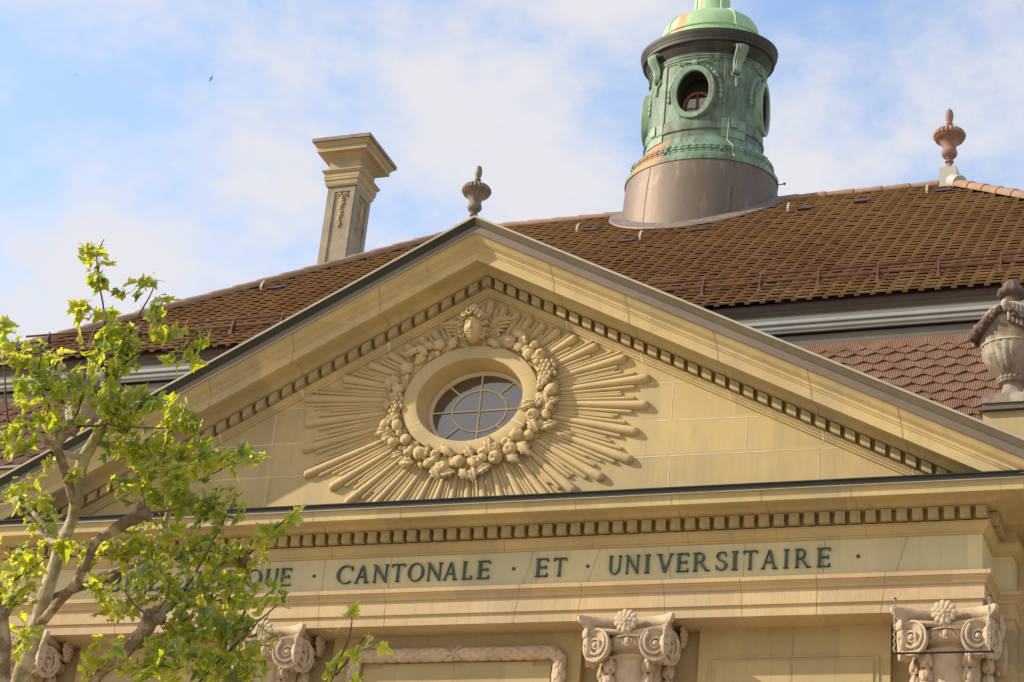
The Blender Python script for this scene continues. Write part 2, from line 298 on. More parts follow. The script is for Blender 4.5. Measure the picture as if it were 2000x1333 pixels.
# ================================================================== LIBRARY BUILDING
XL, XR, SL = -7.35, 7.08, 0.5143          # portico ends, gable slope
B = empty('library_building', (0, 6, 0))
B_OFF = Vector((0, 6, 0))
tag(B, 'yellow sandstone library with a carved classical pediment and brown tiled hipped roof', 'building')
class BB(MB):
    """mesh in world coordinates parented to the building"""
    def put(s, name, mats, parent=None, **k):
        o = s.build(name, mats, None, **k)
        o.parent = parent or B; o.matrix_parent_inverse = Matrix.Translation(-B_OFF) if parent is None else Matrix.Identity(4)
        return o
PATH = [(-12.0, 16.9), (-12.0, 1.3), (XL - 0.26, 1.3), (XL - 0.26, 0.82), (XL, 0.82), (XL, 0), (XR, 0), (XR, 0.82), (XR + 0.26, 0.82), (XR + 0.26, 1.3), (12.0, 1.3), (12.0, 16.9)]
# ---- horizontal entablature
P_ARCH = [(-0.6, 10.65), (0, 10.65), (0, 10.788), (0.006, 10.795), (0.03, 10.797), (0.03, 10.99), (0.05, 11.0), (0.05, 11.03), (0.062, 11.05), (0.09, 11.065), (0.097, 11.083), (0.12, 11.09), (0.125, 11.14), (0.10, 11.152), (0.0, 11.158)]
P_FRIEZE = [(0, 11.158), (0, 11.657)]
P_BED = [(0, 11.657), (0.025, 11.66), (0.03, 11.683), (0.045, 11.69), (0.05, 11.715), (0.075, 11.735), (0.088, 11.765), (0.10, 11.775), (0.10, 11.81), (0.050, 11.812), (0.050, 11.985), (0.20, 11.99), (0.20, 12.012), (0.215, 12.03), (0.25, 12.05), (0.27, 12.06), (0.53, 12.05), (0.535, 12.0), (0.60, 11.998), (0.602, 12.105), (0.612, 12.112), (0.615, 12.129)]
P_GUT = [(0.60, 12.128), (0.650, 12.130), (0.650, 12.139), (0.637, 12.141), (0.632, 12.17), (0.642, 12.205), (0.66, 12.212), (0.662, 12.226), (-0.3, 12.262)]
A_ARCH = BB(); sweep(A_ARCH, P_ARCH, PATH)
A_FR = BB(); sweep(A_FR, P_FRIEZE, PATH)
A_CO = BB(); sweep(A_CO, P_BED, PATH)
a = BB(); sweep(a, P_GUT[:3], PATH, mi=1); sweep(a, P_GUT[2:], PATH); GUT = a.put('gutter', ['gutter', 'lip'])

def joint_h(mb, prof, x, w, off, lean=0.0, mi=1):
    z0 = prof[0][1]; rows = []
    for p, z in prof:
        xx = x + lean * (z - z0); rows.append([(xx, -p - off, z - off * 0.3), (xx + w, -p - off, z - off * 0.3)])
    mb.grid(rows, mi=mi)
a = A_CO
for i, x in enumerate([-6.1, -4.75, -3.4, -2.05, -0.72, 0.55, 1.82, 3.15, 4.35, 5.52]):
    joint_h(a, P_BED[8:], x, 0.011, 0.002); joint_h(a, P_BED[:9], x + 0.09, 0.009, 0.002)
CORN = a.put('cornice', ['stone', 'crack'])
a = A_FR
for i, (x, ln) in enumerate([(-5.2, -.15), (-4.0, 0), (-2.07, 0.0), (-1.05, 0.0), (0.94, 0.22), (1.85, 0.3), (3.02, -0.12), (4.0, 0.0), (5.05, 0.03), (5.98, 0.32), (-3.1, .1)]):
    joint_h(a, P_FRIEZE, x, 0.008, 0.002, ln)
FRIEZE = a.put('frieze', ['frieze', 'crack'])
a = A_ARCH
for x, ln in [(-5.3, -.1), (-4.0, 0), (-2.05, 0.0), (-1.05, 0.0), (0.84, 0.2), (1.75, 0.15), (2.98, -0.1), (4.0, -0.03), (4.98, 0.03), (5.8, 0.16)]:
    joint_h(a, P_ARCH, x, 0.008, 0.002, ln)
ARCH = a.put('architrave', ['arch', 'crack'])

# ---- raking cornices
P_RAKE = [(0, 15.635), (0.03, 15.645), (0.035, 15.67), (0.055, 15.68), (0.06, 15.70), (0.085, 15.72), (0.10, 15.735), (0.10, 15.752), (0.050, 15.753), (0.050, 15.905), (0.20, 15.915), (0.20, 15.935), (0.22, 15.955), (0.26, 15.985), (0.28, 15.995), (0.52, 15.985), (0.525, 15.945), (0.60, 15.943), (0.602, 16.085), (0.62, 16.095), (0.622, 16.115), (0.64, 16.125), (0.642, 16.16)]
P_CYMA = [(0.642, 16.16), (0.655, 16.175), (0.69, 16.19), (0.72, 16.215), (0.74, 16.25), (0.77, 16.275), (0.785, 16.282)]
P_FLASH = [(0.785, 16.284), (0.80, 16.284), (0.803, 16.398), (0.79, 16.402)]
P_SOFF = [(0.79, 16.402), (0.82, 16.44), (0.86, 16.497)]
P_LIP = [(0.86, 16.497), (0.872, 16.498), (0.874, 16.530), (0.862, 16.535)]
def rake(mb, prof, side, mi=0, x_end=None, zc=12.17):
    x_end = x_end if x_end is not None else (XR + 0.74 if side > 0 else -XL + 0.74)
    n = 44; xs = [x_end * i / n for i in range(n + 1)]
    if side < 0: xs = [-x for x in reversed(xs)]
    rows = [[(x, -p, max(z - SL * abs(x), zc + 0.0007 * k)) for x in xs] for k, (p, z) in enumerate(prof)]
    mb.grid(rows, mi=mi)
RAKES = {}
for side in (1, -1):
    a = BB(); rake(a, P_RAKE, side); rake(a, P_CYMA, side)
    for x in ([1.2, 2.35, 3.65, 4.95, 6.15] if side > 0 else [-1.45, -2.75, -4.0, -5.3]):
        rows = []
        for k, (p, z) in enumerate(P_RAKE[7:] + P_CYMA[1:]):
            xx = x - side * (z - 16.1) * 0.12; rows.append([(xx + d, -p - 0.003, z - SL * abs(xx + d) - 0.001) for d in (0, 0.013)])
        a.grid(rows, mi=1)
        rows = [[(x + side * 0.05 + d, -p - 0.003, z - SL * abs(x + side * 0.05 + d) - 0.001) for d in (0, 0.02)] for p, z in P_RAKE[:8]]
        a.grid(rows, mi=2)
    r = a.put('raking_cornice', ['stone', 'crack', 'mortar']); RAKES[side] = r
    a = BB(); rake(a, P_FLASH, side); rake(a, P_SOFF, side, 1); rake(a, P_LIP, side, 2); a.put('rake_flashing', ['bronze', 'gutter' if side < 0 else 'bronze', 'lip'], r)  # left soffit gets the darker copper, its shade put into the colour
# gable roof sheets behind the rakes
a = BB()
for s in (1, -1):
    xe = XR + 0.74 if s > 0 else -(-XL + 0.74)
    q = [(0, -0.862, 16.535), (xe, -0.862, 16.535 - SL * abs(xe)), (xe, 4.2, 16.54 - SL * abs(xe)), (0, 4.2, 16.54)]
    a.add(q, [(0, 1, 2, 3) if s > 0 else (3, 2, 1, 0)])
a.put('gable_roof', 'bronze', smooth=False)

# ---- dentils
def dentil_mesh(shear):
    w, d = 0.066, 0.135; m = MB(); z0, z1 = (-0.0735, 0.0735) if shear == 0 else (-0.066, 0.066)
    r = 0.012
    prof = [(-w, z0), (w, z0), (w, z1 - r), (w - r * 0.4, z1 - r * 0.3), (w - r, z1), (-w + r, z1), (-w + r * 0.4, z1 - r * 0.3), (-w, z1 - r)]
    m.prism([(x, z + shear * x) for x, z in prof], -d, 0.0); return m
a = BB(); sweep(a, [(0.101, 11.79), (0.112, 11.792), (0.112, 11.806), (0.101, 11.809)], PATH); DC = a.put('dentil_course', 'stone')
first = None; rest = MB(); cnt = 0
for i in range(-28, 45):
    x = -1.7066 + 0.2 * i
    if x > XR + 0.05: break
    if i < -3:
        m = dentil_mesh(0); b = len(rest.v); rest.v += [(v[0] + x, v[1] - 0.036, v[2] + 11.905) for v in m.v]; rest.f += [tuple(b + k for k in f) for f in m.f]; rest.mi += m.mi; continue
    if first is None:
        first = dentil_mesh(0).build('dentil', 'stone', DC, loc=(x, -0.051, 11.905))
    else: inst(first, DC, (x, -0.051, 11.905))
    cnt += 1
xs = XR + 0.125
for y in (0.12, 0.32, 0.52): inst(first, DC, (XR + 0.051, y, 11.905), rot=(0, 0, R_(90)))
for side in (1, -1):
    first_r = None
    for i in range(0, 37):
        x = side * (0.0 + 0.2 * i) if True else 0
        if side < 0 and i == 0: continue
        z = 15.828 - SL * abs(x)
        if z < 12.2 or (side < 0 and i > 24):
            if side < 0 and z > 12.2:
                m = dentil_mesh(SL); b = len(rest.v); rest.v += [(v[0] + x, v[1] - 0.036, v[2] + z) for v in m.v]; rest.f += [tuple(b + k for k in f) for f in m.f]; rest.mi += m.mi
            continue
        if i == 0:
            m = MB(); m.prism([(-0.062, -0.098), (0, -0.066), (0.062, -0.098), (0.062, 0.034), (0, 0.066), (-0.062, 0.034)], -0.135, 0); m.build('dentil', 'stone', RAKES[1], loc=(0, -0.051, z)); continue
        if first_r is None: first_r = dentil_mesh(-SL * side).build('dentil', 'stone', RAKES[side], loc=(x, -0.051, z))
        else: inst(first_r, RAKES[side], (x, -0.051, z))
o = rest.build('dentil_run', 'stone', B); o.matrix_parent_inverse = Matrix.Translation(-B_OFF); o['kind'] = 'stuff'

# ---- tympanum wall with the oval opening
OC = Vector((-0.1, 0, 13.965))
def ell_pt(t, a, b, y): return (OC.x + a * math.cos(t), y, OC.z + b * math.sin(t))
def tri_hit(t):
    dx, dz = math.cos(t), math.sin(t); best = 99
    if dz < 0: best = min(best, (12.0 - OC.z) / dz)
    for s in (1, -1):   # z = 15.66 - SL*s*x
        den = dz + SL * s * dx; num = 15.66 - OC.z - SL * s * OC.x
        if den > 1e-6: best = min(best, num / den)
    return best
angs = sorted([2 * math.pi * i / 160 for i in range(160)] + [math.atan2(15.66 - OC.z, -OC.x), math.atan2(12.0 - OC.z, 7.1 - OC.x) % (2 * math.pi), math.atan2(12.0 - OC.z, -7.1 - OC.x) % (2 * math.pi)])
a = BB(); a.grid([[ell_pt(t, 0.95, 0.76, 0) for t in angs], [(OC.x + tri_hit(t) * math.cos(t), 0, OC.z + tri_hit(t) * math.sin(t)) for t in angs]], closed_u=True)
def strip(x0, z0, x1, z1, w=0.011, y=-0.003):
    d = Vector((x1 - x0, z1 - z0)); n = Vector((-d.y, d.x)).normalized() * w / 2
    a.add([(x0 - n.x, y, z0 - n.y), (x1 - n.x, y, z1 - n.y), (x1 + n.x, y, z1 + n.y), (x0 + n.x, y, z0 + n.y)], [(0, 1, 2, 3)], 1)
strip(-5.3, 12.97, -2.5, 12.97); strip(2.3, 12.97, 5.2, 12.95); strip(-4.2, 13.49, -2.75, 13.49); strip(2.6, 13.50, 4.1, 13.47); strip(2.5, 14.07, 3.05, 14.07); strip(-3.1, 14.05, -2.6, 14.05)
strip(2.88, 14.07, 2.88, 13.50); strip(2.9, 12.96, 2.905, 12.2); strip(3.95, 13.475, 3.95, 12.96); strip(4.95, 12.955, 4.955, 12.2); strip(-3.2, 14.0, -3.2, 13.49); strip(-3.18, 12.97, -3.19, 12.2); strip(-4.6, 12.97, -4.6, 13.3); strip(-1.9, 12.6, -1.9, 12.2)
TYM = a.put('tympanum', ['stone', 'mortar'], smooth=False)

# ---- oval window: stone surround, frame, bars, pane
N = 96; ts = [2 * math.pi * i / N for i in range(N)]
a = BB(); a.grid([[ell_pt(t, A, Bq, y) for t in ts] for A, Bq, y in [(1.04, 0.85, 0.0), (1.04, 0.85, -0.105), (1.033, 0.843, -0.115), (1.02, 0.83, -0.12), (0.825, 0.66, -0.12), (0.813, 0.648, -0.116), (0.808, 0.643, -0.105), (0.78, 0.615, 0.34)]], closed_u=True, flip=True)
for t in (R_(-33), R_(-84), R_(-112), R_(-152), R_(28)):
    p = [Vector(ell_pt(t, A, Bq, -0.1225)) for A, Bq in ((0.815, 0.65), (1.03, 0.84))]; n = Vector((-math.sin(t), 0, math.cos(t))) * 0.006
    a.add([p[0] - n, p[1] - n, p[1] + n, p[0] + n], [(0, 1, 2, 3)], 1)
OCU = a.put('oval_window', ['stone', 'mortar'], angle=30)
a = BB(); a.grid([[ell_pt(t, A, Bq, y) for t in ts] for A, Bq, y in [(0.785, 0.62, 0.27), (0.775, 0.61, 0.255), (0.735, 0.572, 0.255), (0.728, 0.565, 0.265), (0.722, 0.56, 0.31)]], closed_u=True, flip=True)
a.put('window_frame', 'white', OCU)
a = BB(); a.tube([ell_pt(2 * math.pi * i / 64, 0.42, 0.325, 0.295) for i in range(65)], 0.013, 6, cap=False); a.put('glazing_bar', 'white', OCU)
for p0, p1 in [((0, -0.565), (0, 0.565)), ((-0.73, 0), (0.73, 0))] + [((0.42 * math.cos(R_(q)), 0.325 * math.sin(R_(q))), (0.73 * math.cos(R_(q)), 0.565 * math.sin(R_(q)))) for q in (47, 133, 227, 313)]:
    a = BB(); a.tube([(OC.x + p0[0], 0.292, OC.z + p0[1]), (OC.x + p1[0], 0.292, OC.z + p1[1])], 0.0135, 6); a.put('glazing_bar', 'white', OCU)
a = BB(); a.add([ell_pt(t, 0.74, 0.58, 0.305) for t in ts], [tuple(range(N))]); a.put('pane', 'glass', OCU, smooth=False)
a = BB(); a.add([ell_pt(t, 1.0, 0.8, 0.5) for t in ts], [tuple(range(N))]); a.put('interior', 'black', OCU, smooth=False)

# ---- sunburst rays
a = BB(); a.grid([[ell_pt(t, A, Bq, y) for t in ts] for A, Bq, y in [(1.34, 1.12, 0.0), (1.30, 1.09, -0.03), (0.97, 0.78, -0.03)]], closed_u=True, flip=True)
SUNB = a.put('sunburst', 'carved')
def ray_bar(mb, t, r0, r1, off, w0, w1, h):
    """half-round bar along direction t, off = sideways shift at the tip"""
    d = Vector((math.cos(t), 0, math.sin(t))); n = Vector((-d.z, 0, d.x)); rows = []; k = 9
    L_ = r1 - r0
    for q in range(13):
        if q <= 8: s = q / 8 * (L_ - w1); sc = 1.0
        else: f = (q - 8) / 4; s = L_ - w1 + w1 * math.sin(f * math.pi / 2); sc = max(0.02, math.cos(f * math.pi / 2))
        w = (w0 + (w1 - w0) * s / L_) * sc; c = OC + d * (r0 + s) + n * off * (0.45 + 0.55 * s / L_)
        rows.append([c + n * (w * math.cos(math.pi * i / (k - 1))) + Vector((0, -h * w / w1 * math.sin(math.pi * i / (k - 1)) - 0.002, 0)) for i in range(k)])
    mb.grid(rows, flip=False)
for i in range(40):
    deg = 4 + 9 * i; t = R_(deg); e = ((deg + 180) % 360) - 180
    r0 = 1.0 / math.sqrt((math.cos(t) / 1.12) ** 2 + (math.sin(t) / 0.93) ** 2)
    # reach of each ray: long at the sides, shorter below, cut by the raking moulding above
    base = 2.66 if abs(e) < 27 or abs(e) > 153 else 2.45 if e < 0 else 2.6
    if e < -35 and e > -145: base = 2.3
    lim = tri_hit(t) - 0.05
    if e < -15 and e > -165: lim = min(lim, (12.22 - OC.z) / math.sin(t))
    r1 = min(base + 0.05 * math.sin(i * 2.1), lim)
    if r1 < r0 + 0.15: continue
    a = BB(); ray_bar(a, t, r0, r1, 0, 0.034, 0.075, 0.082)
    free = r1 > lim - 0.02
    for sgn in (1, -1):
        dl = (0.22, 0.42) if not (free and e > 0) else (0.05 + 0.1 * (sgn < 0), 0.2)
        if e < -50 and e > -130: dl = (0.02, 0.05)
        ray_bar(a, t, r0, max(r0 + .1, r1 - dl[0]), sgn * 0.105, 0.02, 0.032, 0.045)
        ray_bar(a, t, r0, max(r0 + .1, r1 - dl[1]), sgn * 0.160, 0.014, 0.024, 0.03)
    a.put('ray', 'carved', SUNB, angle=60)

# ---- fruit wreath round the oval window
FRUIT =  [(-1.364, 13.644, 0.086), (-1.169, 13.623, 0.094), (-1.268, 13.549, 0.05), (-1.197, 13.369, 0.086), (-1.005, 13.392, 0.094), (-1.081, 13.275, 0.043), (-0.946, 13.18, 0.072), (-0.77, 13.17, 0.101), (-0.84, 13.308, 0.058), (-0.602, 13.003, 0.086), (-0.73, 12.987, 0.05), (-0.52, 13.132, 0.079), (-0.379, 12.921, 0.108), (-0.155, 13.002, 0.137), (0.118, 12.979, 0.129), (0.199, 13.122, 0.079), (0.403, 13.032, 0.108), (0.377, 13.189, 0.079), (0.613, 13.147, 0.115), (0.53, 13.266, 0.072), (0.683, 13.366, 0.101), (0.867, 13.347, 0.079), (0.951, 13.47, 0.065), (0.796, 13.219, 0.058), (0.899, 13.649, 0.101), (1.093, 13.652, 0.072), (1.024, 13.532, 0.05), (1.136, 14.027, 0.101), (0.964, 13.936, 0.065), (1.001, 13.863, 0.043), (0.747, 14.608, 0.094), (0.917, 14.605, 0.079), (0.818, 14.756, 0.065), (0.437, 14.827, 0.101), (-0.652, 14.864, 0.094), (-0.926, 14.666, 0.086), (-1.126, 14.521, 0.115), (-1.109, 14.323, 0.036), (-1.226, 14.201, 0.086)]
LEAF = [(0.975, 13.826), (1.136, 13.816), (0.652, 14.787), (0.529, 14.935), (0.563, 14.745), (-1.023, 14.795), (-0.881, 14.759), (-0.769, 14.833), (-1.371, 14.286), (-1.273, 14.336), (-0.449, 14.841), (0.229, 14.796), (-0.26, 12.837), (-0.066, 12.827), (0.086, 12.842), (0.273, 12.886), (-0.909, 13.029), (-1.083, 13.157), (-1.279, 13.447), (-0.5, 12.889), (0.641, 13.02), (0.779, 13.166), (0.894, 13.549), (1.115, 13.457), (0.992, 14.134), (-1.275, 13.727), (-1.2, 13.763), (-1.37, 13.532), (-0.655, 13.211), (-0.379, 13.195), (-0.027, 13.175), (0.271, 13.274), (0.756, 13.794), (1.049, 13.932), (0.838, 14.546)]
LETTERS = [('B', -5.507, -5.309), ('I', -5.25, -5.164), ('B', -5.106, -4.909), ('L', -4.851, -4.672), ('I', -4.614, -4.53), ('O', -4.43, -4.194), ('T', -4.146, -3.945), ('H', -3.896, -3.664), ('E', -3.591, -3.417), ('Q', -3.288, -3.026), ('U', -2.97, -2.775), ('E', -2.736, -2.558), ('.', -2.23, -2.19), ('C', -1.85, -1.612), ('A', -1.558, -1.361), ('N', -1.292, -1.073), ('T', -1.012, -0.818), ('O', -0.765, -0.526), ('N', -0.481, -0.266), ('A', -0.221, -0.031), ('L', 0.044, 0.196), ('E', 0.263, 0.458), ('.', 0.771, 0.812), ('E', 1.111, 1.303), ('T', 1.368, 1.551), ('.', 1.834, 1.871), ('U', 2.151, 2.328), ('N', 2.388, 2.577), ('I', 2.651, 2.737), ('V', 2.828, 3.04), ('E', 3.089, 3.271), ('R', 3.32, 3.543), ('S', 3.626, 3.792), ('I', 3.84, 3.937), ('T', 3.998, 4.19), ('A', 4.251, 4.449), ('I', 4.537, 4.611), ('R', 4.685, 4.888), ('E', 4.974, 5.162), ('.', 5.474, 5.54)]
def frot(t): # local z along direction t in the facade plane, y outwards
    return Matrix.Rotation(-(t - math.pi / 2), 3, 'Y')
def leaf_relief(mb, x, z, t, L_, w, y=-0.05, h=0.035):
    d = Vector((math.cos(t), 0, math.sin(t))); n = Vector((-d.z, 0, d.x)); rows = []
    for q in range(8):
        s = q / 7; ww = w * (math.sin(math.pi * min(1, s * 0.93 + 0.07)) ** 0.8) * (1 + 0.22 * math.cos(q * 3.1)); 
        c = Vector((x, y, z)) + d * (s - 0.3) * L_ + Vector((0, -h * math.sin(math.pi * (0.15 + 0.8 * s)), 0))
        rows.append([c - n * ww + Vector((0, 0.02, 0)), c - n * ww * 0.5 - Vector((0, 0.008, 0)), c + Vector((0, 0.006, 0)), c + n * ww * 0.5 - Vector((0, 0.008, 0)), c + n * ww + Vector((0, 0.02, 0))])
    mb.grid(rows, flip=True)
rnd = random.Random(11)
a = BB(); rows = []
for i in range(73):
    t = 2 * math.pi * i / 72; k = 1 + 0.06 * math.sin(i * 2.3)
    row = []
    for q in range(9):
        f = math.pi * q / 8; rr = 0.105 * k
        A, Bq = 1.165 - rr * math.cos(f), 0.965 - rr * math.cos(f)
        row.append(ell_pt(t, A, Bq, -0.02 - 0.075 * k * math.sin(f)))
    rows.append(row)
a.grid(rows)
WR = a.put('fruit_wreath', 'carved', angle=60)
for (x, z, r) in FRUIT:
    r = min(r, 0.104)
    a = BB(); kind = rnd.random(); ph = rnd.random() * 6
    tdir = math.atan2((z - OC.z) / 0.9, x - OC.x)
    tilt = Matrix.Rotation(rnd.uniform(-0.5, 0.5), 3, 'Y') @ Matrix.Rotation(rnd.uniform(-0.9, 0.9), 3, 'X')
    if kind < 0.42:      # round fruit with a star-shaped calyx pit
        pit = Vector((rnd.uniform(-.3, .3), -1, rnd.uniform(-.5, .2))).normalized()
        def dsp(d, pit=pit, ph=ph): c = d.dot(pit); return 1 - 0.42 * max(0, (c - 0.90) / 0.10) + 0.09 * max(0, 1 - abs(c - 0.85) / 0.06) + 0.035 * math.sin(5 * d.x + ph) * math.sin(6 * d.z + ph)
        a.ell((x, -0.075 - r * 0.45, z), (r, r * 0.85, r * (0.92 + 0.2 * kind)), tilt, 26, 20, disp=dsp)
        for q in range(5):
            an = q * 1.256 + ph; u = Vector((math.cos(an), 0, math.sin(an))); c = Vector((x, -0.075 - r * 0.45, z)) + pit * r * 0.80 + u * r * 0.2
            a.ell(c, (r * 0.10, r * 0.07, r * 0.10), None, 6, 4)
    elif kind < 0.7:     # plum or lemon with a seam
        def dsp(d, ph=ph): return 1 - 0.16 * max(0, 1 - abs(d.x - 0.1) / 0.16) * (d.y < 0) + 0.10 * max(0, -d.z - 0.8) * 4
        a.ell((x, -0.075 - r * 0.45, z), (r * 0.88, r * 0.85, r * 1.12), tilt, 18, 14, disp=dsp)
    else:                # lumpy quince
        def dsp(d, ph=ph): return 1 + 0.13 * math.sin(5 * math.atan2(d.x, d.z) + ph) * (1 - abs(d.y)) - 0.15 * max(0, (-d.y - 0.92) / 0.08)
        a.ell((x, -0.07 - r * 0.45, z), (r, r * 0.85, r * 0.95), tilt, 20, 14, disp=dsp)
    a.put('fruit', 'carved', WR, angle=70)
for gx, gz, nx_, nz_ in ((1.01, 14.31, 4, 6), (-1.25, 13.946, 3, 6)):
    a = BB()
    for j in range(nz_):
        for i in range(nx_ if j < nz_ - 2 else nx_ - 1 - (j == nz_ - 1)):
            w = 0.068 * (nx_ - 1) * (1 - 0.1 * j)
            a.ell((gx - w / 2 + 0.068 * i + 0.03 * (j % 2), -0.10 - 0.05 * math.sin(math.pi * (i + 0.7) / (nx_ + 0.4)), gz + 0.15 - 0.062 * j), (0.036, 0.036, 0.04), None, 10, 7)
    a.put('grape_cluster', 'carved', WR, angle=70)
for i in range(58):
    t = 2 * math.pi * i / 58 + rnd.uniform(-0.05, 0.05); e = math.degrees(t) % 360
    if 66 < e < 114: continue
    k = rnd.uniform(-0.11, 0.13); x, z = OC.x + (1.17 + k) * math.cos(t), OC.z + (0.965 + k) * math.sin(t); r = rnd.uniform(0.035, 0.062)
    a = BB(); 
    if i % 3 == 0:      # three-lobed nut
        for q in range(3): a.ell((x + r * 0.55 * math.cos(q * 2.1 + i), -0.105, z + r * 0.55 * math.sin(q * 2.1 + i)), (r * 0.62, r * 0.6, r * 0.62), None, 9, 7)
    else: a.ell((x, -0.10 - r * 0.4, z), (r, r * 0.9, r * rnd.uniform(0.9, 1.35)), Matrix.Rotation(rnd.uniform(-1.5, 1.5), 3, 'Y'), 12, 9, disp=lambda d, p=i: 1 + 0.10 * math.sin(4 * d.x + p) * math.cos(5 * d.z))
    a.put('fruit', 'carved', WR, angle=70)
for i, (x, z) in enumerate(LEAF):
    a = BB(); t = math.atan2(z - OC.z, x - OC.x) + rnd.uniform(-1.4, 1.4); leaf_relief(a, x, z, t, rnd.uniform(0.20, 0.29), rnd.uniform(0.055, 0.08), -0.115, 0.06); a.put('leaf', 'carved', WR, angle=60)
for i in range(46):
    t = 2 * math.pi * i / 46 + 0.05; e = math.degrees(t) % 360
    if 70 < e < 110: continue
    for sgn, A, Bq in ((1, 1.24, 1.03), (-1, 1.07, 0.875)):
        if sgn < 0 and i % 2: continue
        a_ = BB(); leaf_relief(a_, OC.x + A * math.cos(t), OC.z + Bq * math.sin(t), t + sgn * 0.2 + (0 if sgn > 0 else math.pi / 2) + rnd.uniform(-0.5, 0.5), 0.17, 0.045, -0.045, 0.04)
        a_.put('leaf', 'carved', WR, angle=60)

# ---- cherub head with wings above the window
HC = Vector((-0.105, -0.21, 15.045))
def gs(d, c, s): c = Vector(c).normalized(); return math.exp(-((d - c).length_squared) / (2 * s * s))
TURN = Matrix.Rotation(R_(7), 3, 'Z') @ Matrix.Rotation(R_(10), 3, 'X')
def ge(d, c, sx, sz): c = Vector(c).normalized(); return math.exp(-((d.x - c.x) ** 2 / (2 * sx * sx) + (d.z - c.z) ** 2 / (2 * sz * sz))) if d.y < 0 else 0.0
def face(d):
    k = 1.0
    for s in (1, -1):
        k += 0.06 * ge(d, (s * 0.52, -0.8, -0.28), 0.20, 0.20)                       # cheeks
        k -= 0.15 * ge(d, (s * 0.34, -0.93, 0.09), 0.125, 0.085)                     # eye sockets
        k += 0.10 * ge(d, (s * 0.34, -0.93, 0.075), 0.075, 0.040)                    # eyeballs
        k += 0.045 * ge(d, (s * 0.34, -0.93, 0.135), 0.10, 0.018) + 0.03 * ge(d, (s * 0.34, -0.93, 0.02), 0.09, 0.016)   # lids
        k += 0.05 * ge(d, (s * 0.36, -0.9, 0.25), 0.15, 0.055)                       # brows
        k += 0.09 * ge(d, (s * 0.125, -1, -0.19), 0.05, 0.05)                        # nostrils
        k -= 0.05 * ge(d, (s * 0.235, -0.93, -0.50), 0.05, 0.05)                     # corners of the mouth
        k += 0.055 * ge(d, (s * 0.07, -0.95, -0.43), 0.07, 0.035)
    k += 0.12 * ge(d, (0, -1, 0.04), 0.06, 0.12) + 0.23 * ge(d, (0, -1, -0.15), 0.08, 0.075)
    k += 0.085 * ge(d, (0, -0.9, -0.58), 0.12, 0.045) - 0.085 * ge(d, (0, -0.92, -0.51), 0.17, 0.022) - 0.05 * ge(d, (0, -0.85, -0.69), 0.16, 0.035)
    k += 0.08 * ge(d, (0, -0.75, -0.85), 0.16, 0.08) + 0.03 * ge(d, (0, -0.9, 0.45), 0.3, 0.15)
    return k
a = BB(); a.ell(HC, (0.155, 0.185, 0.215), TURN, 170, 130, disp=face); CH = a.put('cherub', 'carved', angle=80)
a = BB(); rr_ = random.Random(3)
def curl(c, r, rot=None):
    pts = [Vector(c) + (TURN @ Vector((r * math.cos(t) * (1 - t / 14), -0.012 * t, r * math.sin(t) * (1 - t / 14)))) for t in [q * 0.55 for q in range(14)]]
    a.tube(pts, [0.024 * (1 - 0.03 * q) for q in range(14)], 7)
for j, (el, n) in enumerate(((78, 6), (58, 11), (36, 13), (12, 12), (-12, 11), (-32, 9))):
    for i in range(n):
        az = -180 + 360 * (i + 0.5 * (j % 2)) / n
        if abs(az) < 56 and el < 45: continue
        if abs(az) < 18 and el < 60: continue
        d = Vector((math.sin(R_(az)) * math.cos(R_(el)), -math.cos(R_(az)) * math.cos(R_(el)), math.sin(R_(el))))
        if d.y > 0.75: continue
        p = HC + TURN @ Vector((d.x * 0.180, d.y * 0.190, d.z * 0.232)); curl(p, rr_.uniform(0.036, 0.052))
for dx, dz, r in ((-0.03, 0.205, 0.06), (0.065, 0.195, 0.042), (-0.105, 0.16, 0.042), (0.12, 0.15, 0.045), (0.02, 0.25, 0.05)):
    curl(HC + TURN @ Vector((dx, -0.13, dz)), r)
a.put('hair', 'carved', CH, angle=80)
for s in (1, -1):
    a = BB(); a.ell(HC + TURN @ Vector((s * 0.165, 0.0, -0.01)), (0.022, 0.04, 0.05), TURN, 10, 8); a.put('ear', 'carved', CH)
for s in (1, -1):
    a = BB()
    root = Vector((HC.x + s * 0.15, -0.06, 14.90)); tip0 = Vector((HC.x + s * 0.52, -0.05, 15.235))
    # shoulder edge of the wing
    a.tube([root + Vector((0, 0, 0.02)), Vector((HC.x + s * 0.20, -0.09, 15.10)), Vector((HC.x + s * 0.29, -0.10, 15.20)), Vector((HC.x + s * 0.42, -0.08, 15.245)), tip0], [0.05, 0.055, 0.05, 0.035, 0.012], 8)
    for q in range(7):       # long flight feathers
        f = q / 6; c0 = Vector((HC.x + s * (0.29 - 0.03 * q), -0.075, 15.19 - 0.045 * q)); ang = R_(8 - 17 * f * 1.3); ln = 0.29 - 0.028 * q
        d = Vector((s * math.cos(ang), 0, math.sin(ang)))
        a.ell(c0 + d * ln * 0.5, (ln * 0.62, 0.032, 0.026), Matrix.Rotation(-ang * s, 3, 'Y'), 12, 8)
    for row in range(6):     # overlapping short feathers
        for q in range(5):
            x = HC.x + s * (0.13 + 0.048 * q + 0.018 * (row % 2)); z = 14.83 + 0.052 * row + 0.04 * q * (0.4 + row * 0.08)
            a.ell((x, -0.085 - 0.008 * (row % 2), z), (0.034, 0.026, 0.03), Matrix.Rotation(s * 0.5, 3, 'Y'), 9, 6)
    a.put('wing', 'carved', CH, angle=70)

